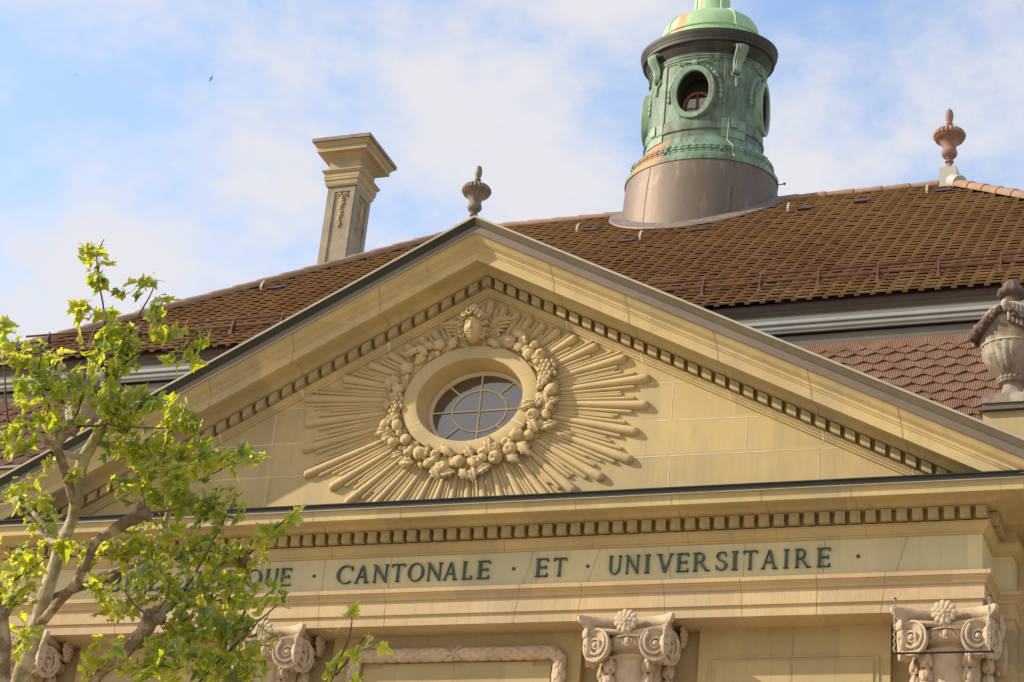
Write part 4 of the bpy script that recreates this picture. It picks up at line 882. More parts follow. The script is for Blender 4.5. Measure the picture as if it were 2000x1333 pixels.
a = BB(); ring_sweep(a, [(0.005, 24.17), (0.03, 24.21), (0.04, 24.26), (0.045, 24.31), (0.065, 24.32), (0.065, 24.38), (0.072, 24.385), (0.072, 24.47), (0.095, 24.48), (0.105, 24.51), (0.125, 24.52), (0.125, 24.55), (0.01, 24.575), (0.01, 24.80), (0.03, 24.815), (0.04, 24.835), (0.065, 24.85), (0.08, 24.88), (0.115, 24.91), (0.13, 24.93), (0.24, 24.94), (0.24, 25.05), (0.26, 25.055), (0.285, 25.095), (0.31, 25.11), (0.31, 25.15)], CX0 - 0.02, CX1 + 0.02, CY0 - 0.02, CY1 + 0.02)
a.put('chimney_cap', 'chim_cap', CHM, smooth=False)
a = BB(); ring_sweep(a, [(0.312, 25.148), (0.345, 25.15), (0.345, 25.235), (-0.2, 25.29)], CX0 - 0.02, CX1 + 0.02, CY0 - 0.02, CY1 + 0.02); a.put('cap_flashing', 'lead', CHM, smooth=False)
def cartouche(c, u, o):
    m = BB(); c = Vector(c); u = Vector(u); o = Vector(o); up = Vector((0, 0, 1))
    for s in (1, -1): m.tube([c + u * s * (0.08 - 0.045 * math.cos(t) * (1 - t / 9)) + up * (0.05 * math.sin(t) * (1 - t / 9)) + o * 0.012 for t in [q * 0.5 for q in range(13)]], [0.022 - 0.001 * q for q in range(13)], 7)
    m.ell(c - up * 0.06, (0.05, 0.04, 0.05), None, 9, 7)
    for k in range(10):
        w = 0.06 - 0.003 * k; m.ell(c - up * (0.14 + 0.068 * k) + u * 0.022 * math.sin(k * 1.7), (w, 0.03, 0.042), basis(u, o, up), 9, 6)
    m.put('chimney_ornament', 'chim_orn', CHM, angle=70)
cartouche(((px0 + px1) / 2, CY0 + 0.02, 23.97), (1, 0, 0), (0, -1, 0)); cartouche((CX1 + 0.008, (CY0 + CY1) / 2 + 0.02, 23.95), (0, 1, 0), (1, 0, 0))

# ================================================================== ROOF LANTERN (copper cupola)
LX, LY = -0.04, 10.0
LT = empty('roof_lantern', (LX, LY, 22.0)); tag(LT, 'round green copper lantern with oval windows and a domed cap on the roof ridge', 'lantern')
class LB(MB):     # local to the lantern axis
    def put(s, name, mats, parent=None, **k):
        o = s.build(name, mats, None, **k); o.parent = parent or LT
        if parent is None: o.location = (0, 0, -22.0)
        return o
def cyl(R, th, z): return Vector((R * math.sin(th), -R * math.cos(th), z))
def oriented(th): return Vector((math.cos(th), math.sin(th), 0)), Vector((math.sin(th), -math.cos(th), 0)), Vector((0, 0, 1))
a = LB(); a.grid([[(R * math.sin(t), -R * ky * math.cos(t), z) for t in [2 * math.pi * i / 96 for i in range(96)]] for R, z, ky in ((1.53, 20.6, 1.26), (1.505, 22.6, 1.10), (1.49, 23.235, 1.0), (1.40, 23.24, 1.0))], closed_u=True)
SK = a.put('base_skirt', 'skirt', angle=60)
for th in (-0.50, 0.66, 1.75, -1.75):
    a = LB(); a.tube([cyl(1.53, th, 20.6) * 1.0 + Vector((0, -1.53 * 0.26 * math.cos(th), 0)), cyl(1.507, th, 22.6) + Vector((0, -1.507 * 0.10 * math.cos(th), 0)), cyl(1.492, th, 23.22)], 0.008, 5); a.put('seam', 'gutter_brown', SK)
a = LB(); rows = []
for rr, dz in ((1.50, 0.10), (1.56, 0.075), (1.74, 0.06), (1.75, 0.03)):
    row = []
    for i in range(96):
        t = 2 * math.pi * i / 96; x, y = rr * math.sin(t), -rr * 1.17 * math.cos(t); zr = RZ - SLP * abs(y) * 0.78; row.append((x, y, zr + dz + 0.05))
    rows.append(row)
a.grid(rows, closed_u=True); a.put('flashing_collar', 'lead', SK)
# copper foot with laurel roll
a = LB(); a.lathe([(1.50, 23.215), (1.515, 23.22), (1.515, 23.30), (1.48, 23.32), (1.47, 23.38), (1.41, 23.42), (1.40, 23.46), (1.385, 23.60), (1.34, 23.63), (1.27, 23.68), (1.21, 23.76), (1.18, 23.86), (1.165, 23.90)], n=96)
FT = a.put('foot_moulding', 'cu_foot', angle=40)
a = LB()
for i in range(64):
    t = 2 * math.pi * i / 64; sgn = 1 if (i // 8) % 2 else -1
    for q in (-1, 0, 1):
        u, o, up = oriented(t + 0.02 * abs(q)); dd = (u + up * 0.10 * q * sgn).normalized()
        a.ell(cyl(1.385 + 0.012 * (q == 0), t + 0.025 * abs(q), 23.525 + 0.055 * q), (0.088, 0.034, 0.033), basis(dd, o, dd.cross(o)), 8, 6)
for i in range(8):
    t = 2 * math.pi * (i + 0.5) / 8 + 0.1; u, o, up = oriented(t)
    for s in (1, -1): a.tube([cyl(1.40, t, 23.525) + u * s * 0.07 - up * 0.10, cyl(1.445, t, 23.525) + u * s * 0.0, cyl(1.40, t, 23.525) - u * s * 0.07 + up * 0.10], 0.018, 6)
a.put('laurel_roll', 'cu_foot', FT, angle=70)
# drum with oval openings
WIN = [0.0, R_(90), R_(180), R_(-90)]; PIL = [R_(42), R_(-44), R_(137), R_(-137)]
WZ, WA, WB = 24.93, 0.44, 0.62
a = LB(); a.lathe([(1.165, 23.88), (1.16, 24.05), (1.195, 24.07), (1.20, 24.10), (1.18, 24.115), (1.175, 24.14)], n=96)
a.lathe([(1.175, 24.14), (1.175, 24.31), (1.16, 24.335), (1.135, 24.345)], n=96)
zs = [24.345 + (25.70 - 24.345) * j / 44 for j in range(45)]; NA = 180; drows = [[cyl(1.13, 2 * math.pi * i / NA, z) for i in range(NA)] for z in zs]
b0 = len(a.v); a.v += [tuple(p) for r in drows for p in r]
for j in range(44):
    for i in range(NA):
        t = 2 * math.pi * (i + 0.5) / NA; zc = (zs[j] + zs[j + 1]) / 2; hole = False
        for w in WIN:
            dt = (t - w + math.pi) % (2 * math.pi) - math.pi
            if abs(dt) < 1.0 and (1.13 * math.sin(dt) / 0.36) ** 2 + ((zc - WZ) / 0.53) ** 2 < 1: hole = True
        if not hole: a.f.append((b0 + j * NA + i, b0 + j * NA + (i + 1) % NA, b0 + (j + 1) * NA + (i + 1) % NA, b0 + (j + 1) * NA + i)); a.mi.append(0)
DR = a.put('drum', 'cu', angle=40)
a = LB(); a.lathe([(1.13, 25.69), (1.15, 25.70), (1.155, 25.735), (1.175, 25.745), (1.18, 25.79), (1.20, 25.80), (1.20, 25.825), (1.15, 25.84)], n=96); a.put('necking_moulding', 'cu', DR, angle=40)
for w in WIN:
    u, o, up = oriented(w); c = o * 1.165 + up * WZ; n = 64; tt = [2 * math.pi * i / n for i in range(n)]
    def ep(A, Bq, d, t): return c + u * A * math.cos(t) + up * Bq * math.sin(t) + o * d
    a = LB(); a.grid([[ep(A, Bq, d, t) for t in tt] for A, Bq, d in [(WA, WB, -0.26), (WA, WB, 0.05), (WA - 0.012, WB - 0.012, 0.065), (0.335, 0.515, 0.065), (0.322, 0.50, 0.05), (0.321, 0.499, 0.0)]], closed_u=True, flip=True)
    a.grid([[ep(A, Bq, d, t) for t in tt] for A, Bq, d in [(0.321, 0.499, 0.0), (0.318, 0.495, -0.42)]], closed_u=True, flip=True, mi=1)  # window tunnel coloured dark to paint in the recess shade
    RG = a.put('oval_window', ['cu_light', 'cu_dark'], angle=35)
    a = LB(); a.add([ep(0.5, 0.62, -0.44, t) for t in tt], [tuple(range(n))]); a.put('pane', 'black', RG, smooth=False)  # black backing disc, paints the dark interior behind the glass
    a = LB(); arc_ = [(-0.27, -0.55)] + [(-0.27 * math.cos(q * math.pi / 12), -0.12 + 0.30 * math.sin(q * math.pi / 12)) for q in range(13)] + [(0.27, -0.55)]
    a.tube([c + u * x + up * z - o * 0.40 for x, z in arc_], 0.030, 6)
    a.tube([c + u * 0.0 + up * 0.17 - o * 0.40, c + up * -0.52 - o * 0.40], 0.018, 6); a.tube([c - u * 0.27 - up * 0.18 - o * 0.40, c + u * 0.27 - up * 0.18 - o * 0.40], 0.018, 6)
    a.put('window_frame', 'orange_wood', RG)
    a = LB()
    for x in (0.13, -0.13): 
        for z0, z1 in ((-0.165, 0.05), (-0.5, -0.2)): a.add([c + u * (x - 0.10) + up * z0 - o * 0.41, c + u * (x + 0.10) + up * z0 - o * 0.41, c + u * (x + 0.10) + up * z1 - o * 0.41, c + u * (x - 0.10) + up * z1 - o * 0.41], [(0, 1, 2, 3)])
    a.put('pane', 'glass', RG, smooth=False)
    a = LB()
    for k in range(-10, 11):
        t = math.pi / 2 + k * 0.168
        if k == 0: continue
        p = ep(0.52, 0.715, -0.045 - 0.10 * abs(math.cos(t)), t); tg = (-u * math.sin(t) * 0.52 + up * math.cos(t) * 0.715).normalized()
        a.ell(p, (0.072, 0.044, 0.045), basis(tg, o, tg.cross(o)), 10, 7)
    for k in (-1, 0, 1): a.ell(ep(0.50, 0.715, 0.0, math.pi / 2 + 0.06 * k), (0.03, 0.045, 0.075), basis(u, o, up), 8, 7)
    for s in (1, -1): a.tube([ep(0.05 * s, 0.72, 0, math.pi / 2) + u * s * 0.03, c + u * s * 0.22 + up * 0.75 - o * 0.01, c + u * s * 0.32 + up * 0.70 - o * 0.04, c + u * s * 0.38 + up * 0.78 - o * 0.07], [0.03, 0.022, 0.018, 0.012], 6)
    a.put('garland', 'cu_light', RG, angle=70)
for w in PIL:
    u, o, up = oriented(w)
    a = LB(); hw = 0.21; a.lathe([(1.13, 24.345), (1.158, 24.35), (1.158, 25.69), (1.13, 25.70)], n=10, a0=w - hw, a1=w + hw)
    for e in (w - hw, w + hw): a.tube([cyl(1.145, e, 24.35), cyl(1.145, e, 25.69)], 0.016, 6)
    PL = a.put('pilaster', 'cu', DR, angle=40)
    a = LB(); a.lathe([(1.17, 23.90), (1.185, 23.905), (1.19, 24.32), (1.17, 24.34)], n=10, a0=w - hw - 0.02, a1=w + hw + 0.02)
    u2 = 0.085; c = o * 1.195 + up * 24.23
    a.add([c - u * u2 - up * .11, c + u * u2 - up * .11, c + u * u2 + up * .10, c - u * u2 + up * .10, c - u * u2 - up * .11 + o * .025, c + u * u2 - up * .11 + o * .025, c + u * u2 + up * .10 + o * .025, c - u * u2 + up * .10 + o * .025], [(4, 5, 6, 7), (0, 1, 5, 4), (1, 2, 6, 5), (2, 3, 7, 6), (3, 0, 4, 7)])
    a.put('pedestal_block', 'cu_light', DR, angle=40)
    a = LB()
    pr = [(0.00, 25.440), (0.05, 25.430), (0.09, 25.480), (0.08, 25.580), (0.10, 25.700), (0.17, 25.820), (0.23, 25.910), (0.24, 25.980), (0.19, 26.020), (0.0, 26.030)]
    for k, (d, hh) in enumerate(((-0.105, 0.0), (-0.055, 0.025), (0.0, 0.035), (0.055, 0.025), (0.105, 0.0))):
        a.tube([o * (1.12 + q + hh) + u * d * (0.62 + 0.38 * min(1, max(0, (z - 25.5) / 0.4))) + up * z for q, z in pr], 0.034, 7)
    a.put('scroll_bracket', 'cu_light', DR, angle=60)
    a = LB(); a.tube([o * 1.18 + u * 0.10 * math.cos(t) + up * (25.40 + 0.085 * math.sin(t)) for t in [math.pi + math.pi * q / 10 for q in range(11)]], 0.022, 7)
    for k in range(4): a.ell(o * (1.185) + up * (25.29 - 0.055 * k), (0.04 - 0.006 * k, 0.035, 0.045), basis(u, o, up), 8, 6)
    a.put('ring_pendant', 'cu_light', DR, angle=60)
a = LB(); a.lathe([(1.15, 25.840), (1.15, 25.900), (1.17, 25.920), (1.185, 25.950), (1.23, 26.000), (1.26, 26.060), (1.27, 26.080), (1.335, 26.100), (1.34, 26.170), (1.352, 26.180), (1.358, 26.230), (1.385, 26.270), (1.392, 26.320), (1.392, 26.345)], n=96)
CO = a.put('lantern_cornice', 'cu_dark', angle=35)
a = LB(); a.lathe([(1.392, 26.345), (1.38, 26.355), (1.08, 26.500), (1.045, 26.520), (1.035, 26.640), (1.06, 26.650), (1.065, 26.675), (1.01, 26.690), (1.0, 26.763), (0.985, 26.862), (0.945, 26.974), (0.875, 27.079), (0.77, 27.165), (0.63, 27.228), (0.49, 27.261), (0.44, 27.268), (0.44, 27.290), (0.415, 27.305), (0.385, 27.390), (0.37, 27.540), (0.36, 27.890), (0.40, 27.930), (0.40, 28.010), (0.30, 28.070), (0.22, 28.290), (0.34, 28.540), (0.22, 28.790), (0.06, 28.940), (0.03, 29.490), (0.001, 29.590)], n=96)
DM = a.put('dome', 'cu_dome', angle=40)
for w in PIL:
    a = LB(); pr = [(1.05, 26.520), (1.05, 26.680), (1.01, 26.716), (1.004, 26.763), (0.99, 26.862), (0.95, 26.974), (0.88, 27.083), (0.775, 27.169), (0.635, 27.231), (0.495, 27.264), (0.45, 27.284), (0.42, 27.310), (0.39, 27.390), (0.375, 27.540), (0.365, 27.890)]
    a.tube([cyl(r, w, z) for r, z in pr], 0.026, 6); a.put('dome_rib', 'cu_dome', DM)
a = LB(); th = R_(35.5); a.tube([cyl(1.165, th, 24.36), cyl(1.205, th, 24.33), cyl(1.22, th, 24.1), cyl(1.19, th, 23.93), cyl(1.23, th - .01, 23.80), cyl(1.42, th + .02, 23.60), cyl(1.425, th + .02, 23.45), cyl(1.525, th + .02, 23.30)], 0.011, 6); a.put('lightning_wire', 'wire', DR)
a = LB(); th = R_(104); a.tube([cyl(1.48, th, 23.3), cyl(1.62, th, 23.33)], 0.012, 6); a.ell(cyl(1.63, th, 23.33), (0.028,) * 3, None, 8, 6); a.put('cable_peg', 'black', SK)

LT.scale = (1.03, 0.78, 1.0)      # the lantern is oval in plan, broad side to the front

# ================================================================== RIDGE FINIALS
def make_finial(x, m, label, dz=0.0):
    E_ = empty('roof_finial', (x, 10.0, 22.70 + dz)); tag(E_, label, 'finial', 'finials at the ends of the roof ridge')
    zb = 23.075
    def fl(n, amp): 
        return lambda a_, k: 1 + amp * (abs(math.cos(n * a_ / 2)) - 0.6)
    a = MB(); a.box(-0.165, 0.165, -0.165, 0.165, -0.55, zb - 22.70); a.build('block', 'block', E_, smooth=False)
    f = zb - 22.70
    a = MB(); a.lathe([(0.15, 0), (0.15, 0.015), (0.11, 0.045), (0.065, 0.08), (0.05, 0.13), (0.05, 0.155), (0.082, 0.175), (0.085, 0.195), (0.05, 0.215), (0.055, 0.24), (0.075, 0.25), (0.07, 0.27)], n=28, z0=f); a.build('stem', m, E_, angle=40)
    a = MB(); a.lathe([(0.07, 0.27), (0.115, 0.30), (0.145, 0.345), (0.15, 0.39), (0.135, 0.44), (0.125, 0.47)], n=96, z0=f, flute=fl(24, 0.05))
    a.lathe([(0.125, 0.47), (0.13, 0.52), (0.15, 0.58), (0.20, 0.64), (0.255, 0.675), (0.27, 0.68), (0.28, 0.70), (0.262, 0.715)], n=48, z0=f); a.build('cup', m, E_, angle=50)
    a = MB(); a.lathe([(0.262, 0.715), (0.292, 0.73), (0.305, 0.765), (0.295, 0.81), (0.25, 0.865), (0.18, 0.905), (0.10, 0.93), (0.06, 0.935)], n=144, z0=f, flute=fl(22, 0.11)); a.build('gadrooned_lid', m, E_, angle=60)
    a = MB(); a.lathe([(0.06, 0.93), (0.05, 0.97), (0.048, 1.01), (0.068, 1.03), (0.07, 1.05), (0.045, 1.075), (0.05, 1.09), (0.068, 1.14), (0.076, 1.20), (0.074, 1.27), (0.055, 1.34), (0.025, 1.38), (0.001, 1.385)], n=28, z0=f); a.build('egg_knob', m, E_, angle=50)
    return E_
make_finial(4.90, 'terra', 'pink terracotta urn finial on a pale block at the right end of the ridge')
make_finial(-4.92, 'lead', 'grey lead urn finial showing just above the peak of the pediment', -0.14)

# ================================================================== PARAPET URNS
def make_urn(x, label):
    E_ = empty('stone_urn', (x, 1.3, 13.903)); tag(E_, label, 'urn', 'carved stone urns on the parapet')
    a = MB(); a.box(-0.32, 0.32, -0.32, 0.32, 0, 0.14); a.build('plinth', 'urn', E_, smooth=False)
    a = MB(); a.lathe([(0.26, 0.14), (0.265, 0.175), (0.20, 0.215), (0.145, 0.27), (0.12, 0.33), (0.115, 0.39), (0.13, 0.41)], n=48); a.lathe([(0.13, 0.41), (0.17, 0.43), (0.175, 0.46), (0.16, 0.50)], n=48)
    for i in range(20): t = 2 * math.pi * i / 20; a.ell((0.168 * math.sin(t), -0.168 * math.cos(t), 0.475), (0.028, 0.028, 0.032), None, 8, 6)
    a.build('foot', 'urn', E_, angle=50)
    a = MB(); a.lathe([(0.15, 0.49), (0.20, 0.54), (0.27, 0.64), (0.325, 0.75), (0.36, 0.87), (0.372, 0.93)], n=144, flute=lambda a_, k: 1 + 0.035 * (abs(math.cos(12 * a_)) - 0.6))
    a.lathe([(0.372, 0.93), (0.385, 0.935), (0.385, 0.95), (0.375, 0.96), (0.395, 1.08), (0.41, 1.20), (0.405, 1.30), (0.37, 1.41), (0.30, 1.52), (0.22, 1.595), (0.15, 1.62), (0.13, 1.63)], n=64); a.build('body', 'urn', E_, angle=50)
    a = MB()
    for q in range(3):
        t0 = R_(-58 + 120 * q); 
        pts = [Vector(((0.415 + 0.03) * math.sin(t0 + R_(116) * k / 14), -(0.415 + 0.03) * math.cos(t0 + R_(116) * k / 14), 1.40 - 0.27 * math.sin(math.pi * k / 14))) for k in range(15)]
        a.tube(pts, [0.035 + 0.042 * math.sin(math.pi * k / 14) for k in range(15)], 10)
        for k in range(1, 14):
            for w in range(4):
                an = w * 1.57 + k; a.ell(pts[k] + Vector((0.04 * math.cos(an), 0.04 * math.sin(an), 0.05 * math.sin(an + 1))), (0.036, 0.036, 0.036), None, 7, 5)
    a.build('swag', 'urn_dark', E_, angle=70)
    for q in range(3):
        a = MB(); t = R_(-58 + 120 * q + 4)
        for k in range(6):
            tt_ = t + R_(4) + 0.10 * k; h = 1.36 - 0.015 * k; a.tube([Vector((0.43 * math.sin(tt_), -0.43 * math.cos(tt_), h + 0.08)), Vector((0.462 * math.sin(tt_), -0.462 * math.cos(tt_), h - 0.06)), Vector((0.452 * math.sin(tt_), -0.452 * math.cos(tt_), h - 0.20 - 0.01 * k))], 0.026, 7)
        c = Vector((0.44 * math.sin(t - .04), -0.44 * math.cos(t - .04), 1.42)); a.ell(c, (0.055, 0.05, 0.085), None, 10, 8)
        a.build('drapery', 'urn', E_, angle=60)
    a = MB(); a.lathe([(0.13, 1.63), (0.135, 1.65), (0.11, 1.67), (0.10, 1.74), (0.105, 1.77)], n=32)
    a.lathe([(0.105, 1.77), (0.16, 1.80), (0.175, 1.84), (0.165, 1.88), (0.13, 1.90), (0.115, 1.96), (0.075, 2.02), (0.03, 2.05), (0.001, 2.055)], n=60, flute=lambda a_, k: 1 + 0.10 * (abs(math.cos(5 * a_)) - 0.6))
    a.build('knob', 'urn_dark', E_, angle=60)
    for o in E_.children: o.scale = (1.14, 1.14, 0.985); o.rotation_euler.z = 0 if 'plinth' in o.name else R_(54)
    return E_
make_urn(7.29, 'weathered rosy stone urn with swags beside the right slope of the pediment')
make_urn(-7.29, 'stone urn mostly hidden behind the green leaves on the left parapet')

# ================================================================== iron rod wired to the right capital
E_ = empty('iron_rod', (6.66, -0.40, 9.97)); tag(E_, 'thin dark iron rod hung on twisted wires across the right capital', 'rod')
a = MB(); a.tube([(-0.60, -0.02, 0.0), (0.62, -0.02, 0.0)], 0.014, 8); a.build('rod', 'black', E_)
for s, xx in ((-1, -0.585), (1, 0.57)):
    a = MB(); pts = [Vector((xx + 0.012 * math.sin(k * 1.9), -0.03 + 0.012 * math.cos(k * 1.9), 0.70 * k / 26)) for k in range(27)]; a.tube(pts, 0.008, 5)
    a.tube([Vector((xx + 0.012 * math.cos(k * 1.7), -0.03 + 0.02 * math.sin(k * 1.7), 0.70 * k / 26)) for k in range(27)], 0.006, 5); a.build('wire', 'hook', E_)
    a = MB(); a.ell((xx, -0.02, 0.70), (0.02, 0.02, 0.025), None, 8, 6); a.build('fixing', 'black', E_)

# ================================================================== birds
def make_bird(loc, sc, label, yaw, roll):
    a = MB(); a.ell((0, 0, 0), (0.022, 0.085, 0.02), None, 10, 8); a.add([(-0.012, 0.07, 0), (0.012, 0.07, 0), (0.03, 0.13, 0), (0, 0.10, 0), (-0.03, 0.13, 0), (0, 0.07, 0.008)], [(0, 1, 2, 3, 4)])
    for s in (1, -1):
        q = [(s * 0.01, -0.035), (s * 0.08, -0.05), (s * 0.16, -0.02), (s * 0.225, 0.06), (s * 0.15, 0.02), (s * 0.08, 0.005), (s * 0.01, 0.02)]
        a.add([(x, y, 0.006 + abs(x) * 0.1) for x, y in q] + [(x, y, -0.002 + abs(x) * 0.1) for x, y in q], [tuple(range(7)), tuple(range(13, 6, -1))] + [(i, (i + 1) % 7, 7 + (i + 1) % 7, 7 + i) for i in range(7)])
    o = a.build('bird', 'bird'); o.location = loc; o.scale = (sc,) * 3; o.rotation_euler = (0.5, roll, yaw); tag(o, label, 'bird', 'birds high in the sky'); return o
make_bird((-31.299, 40.137, 49.375), 0.75, 'small dark swift with curved wings high in the open sky', R_(150), 0.9)
make_bird((-52.455, 59.348, 64.753), 0.8, 'faint far bird seen edge on near the left of the sky', R_(70), 0.1)

# ================================================================== PLANE TREE
LIMBS = {
 'trunk':[(0.062, -9.748, 6.436, 0.109), (0.144, -9.834, 6.667, 0.1), (0.278, -9.964, 7.025, 0.093), (0.384, -10.063, 7.298, 0.089), (0.458, -10.123, 7.587, 0.08), (0.521, -10.166, 7.836, 0.069), (0.647, -10.247, 8.092, 0.066), (0.702, -10.333, 8.301, 0.071), (0.764, -10.438, 8.552, 0.071), (0.859, -10.449, 8.766, 0.064), (0.946, -10.465, 8.98, 0.06), (1.011, -10.526, 9.15, 0.069), (1.008, -10.591, 9.272, 0.106), (0.996, -10.632, 9.34, 0.069)],
 'a':[(0.74, -10.366, 8.163, 0.05), (0.756, -10.543, 8.286, 0.052), (0.739, -10.693, 8.445, 0.05), (0.708, -10.778, 8.582, 0.054), (0.766, -10.805, 8.68, 0.068), (0.829, -10.807, 8.735, 0.054)],
 'a2':[(0.686, -10.716, 8.561, 0.045), (0.609, -10.769, 8.602, 0.038), (0.57, -10.864, 8.637, 0.036), (0.508, -10.923, 8.699, 0.034), (0.472, -11.006, 8.713, 0.036)],
 'a3':[(0.768, -10.462, 8.601, 0.046), (0.738, -10.577, 8.568, 0.036), (0.701, -10.7, 8.542, 0.036)],
 'b':[(0.341, -10.022, 7.185, 0.068), (0.53, -10.151, 7.239, 0.054), (0.723, -10.255, 7.363, 0.052), (0.873, -10.313, 7.479, 0.052), (0.999, -10.411, 7.652, 0.047), (1.111, -10.487, 7.771, 0.049), (1.221, -10.484, 7.853, 0.058), (1.351, -10.473, 7.938, 0.067), (1.451, -10.461, 7.995, 0.076), (1.533, -10.452, 8.043, 0.049)],
 'c':[(0.422, -10.005, 7.447, 0.041), (0.477, -9.904, 7.53, 0.041), (0.532, -9.8, 7.605, 0.046), (0.639, -9.736, 7.683, 0.056), (0.703, -9.686, 7.753, 0.065), (0.798, -9.649, 7.759, 0.051)],
 'd':[(1.004, -10.151, 6.351, 0.061), (1.166, -10.213, 6.601, 0.057), (1.298, -10.226, 6.731, 0.061), (1.451, -10.231, 6.863, 0.066), (1.563, -10.251, 6.991, 0.079), (1.654, -10.273, 7.105, 0.088), (1.718, -10.27, 7.151, 0.057)],
 'e':[(0.852, -10.39, 8.762, 0.041), (0.918, -10.163, 8.841, 0.037), (1.006, -10.035, 8.897, 0.042), (1.035, -9.988, 8.829, 0.056), (1.011, -9.953, 8.743, 0.033)],
 'f':[(0.77, -9.676, 7.789, 0.033), (1.05, -9.459, 8.058, 0.033), (1.216, -9.56, 8.616, 0.038), (1.273, -9.566, 8.673, 0.071)],
 'g':[(1.624, -10.188, 7.149, 0.044), (1.641, -9.858, 7.452, 0.036), (1.729, -9.686, 7.655, 0.032), (1.853, -9.603, 7.826, 0.037), (1.975, -9.504, 7.966, 0.074), (2.015, -9.469, 7.929, 0.046)],
 'h':[(0.524, -10.638, 6.208, 0.086), (0.615, -10.805, 6.601, 0.082), (0.631, -10.929, 6.852, 0.078), (0.626, -11.002, 6.985, 0.086)],
 'k':[(0.313, -10.138, 8.076, 0.028), (0.021, -10.153, 8.333, 0.028), (0.041, -10.135, 8.314, 0.028)],
 'l':[(0.473, -10.104, 7.91, 0.041), (0.314, -10.09, 7.986, 0.032), (0.173, -10.111, 8.143, 0.028), (0.081, -10.166, 8.175, 0.028)],
}
SHOOTS =[ [(1.033, -10.604, 9.315), (1.008, -10.73, 9.538), (0.99, -10.875, 9.802), (0.974, -10.999, 10.025), (0.966, -11.087, 10.188), (0.978, -11.136, 10.292), (1.039, -11.172, 10.408)],[(1.046, -10.599, 9.317), (1.179, -10.737, 9.572), (1.353, -10.849, 9.81), (1.435, -10.882, 9.941), (1.501, -10.922, 10.069)],[(1.274, -9.572, 8.685), (1.516, -9.604, 8.71), (1.769, -9.66, 8.79), (1.97, -9.617, 8.868), (2.103, -9.579, 8.902)],[(2.017, -9.485, 7.962), (2.165, -9.495, 8.099), (2.349, -9.591, 8.201), (2.486, -9.594, 8.316), (2.521, -9.588, 8.332)],[(1.861, -9.721, 6.676), (2.041, -9.748, 6.872), (2.264, -9.769, 7.091), (2.42, -9.784, 7.244), (2.598, -9.795, 7.408), (2.665, -9.807, 7.485)],[(3.026, -9.501, 6.728), (3.099, -9.546, 6.871), (3.181, -9.597, 7.035), (3.236, -9.638, 7.158), (3.263, -9.699, 7.297)],[(3.096, -9.526, 6.832), (3.172, -9.539, 6.917), (3.253, -9.56, 7.023), (3.353, -9.585, 7.15), (3.408, -9.579, 7.183)],[(1.617, -9.846, 7.41), (1.76, -9.898, 7.624), (1.926, -9.962, 7.881), (2.072, -10.034, 8.136), (2.159, -10.076, 8.285)],[(1.483, -10.47, 8.038), (1.671, -10.401, 8.057), (1.884, -10.354, 8.137), (2.097, -10.307, 8.218)],[(1.678, -10.29, 7.158), (1.766, -10.299, 7.245), (1.805, -10.325, 7.327), (1.835, -10.375, 7.447)],[(0.815, -10.802, 8.713), (0.913, -10.843, 8.986), (0.947, -10.915, 9.151), (0.981, -10.986, 9.315)],[(1.015, -10.006, 8.848), (1.266, -9.979, 8.997), (1.496, -10.036, 9.06), (1.566, -10.042, 9.129)],[(0.358, -11.018, 8.646), (0.34, -11.129, 8.845), (0.348, -11.231, 9.046), (0.355, -11.333, 9.247)],[(1.003, -10.615, 9.312), (1.238, -10.7, 9.433), (1.487, -10.747, 9.492), (1.676, -10.656, 9.471), (1.811, -10.659, 9.585), (1.9, -10.648, 9.635)],[(0.287, -10.578, 7.285), (0.42, -10.581, 7.397), (0.553, -10.584, 7.509), (0.662, -10.575, 7.58)],[(0.853, -10.749, 8.759), (1.161, -10.745, 8.766), (1.464, -10.721, 8.733), (1.715, -10.627, 8.754)],[(1.059, -9.99, 8.852), (1.441, -10.035, 8.785), (1.702, -9.95, 8.831), (1.891, -9.843, 8.776)],[(0.344, -10.929, 8.004), (0.471, -10.893, 8.036), (0.573, -10.845, 8.027)],[(1.655, -10.279, 7.117), (1.529, -10.386, 7.222), (1.448, -10.477, 7.33)],[(0.752, -10.825, 8.707), (0.68, -10.935, 8.86), (0.592, -11.083, 9.072), (0.631, -11.184, 9.297)] ]
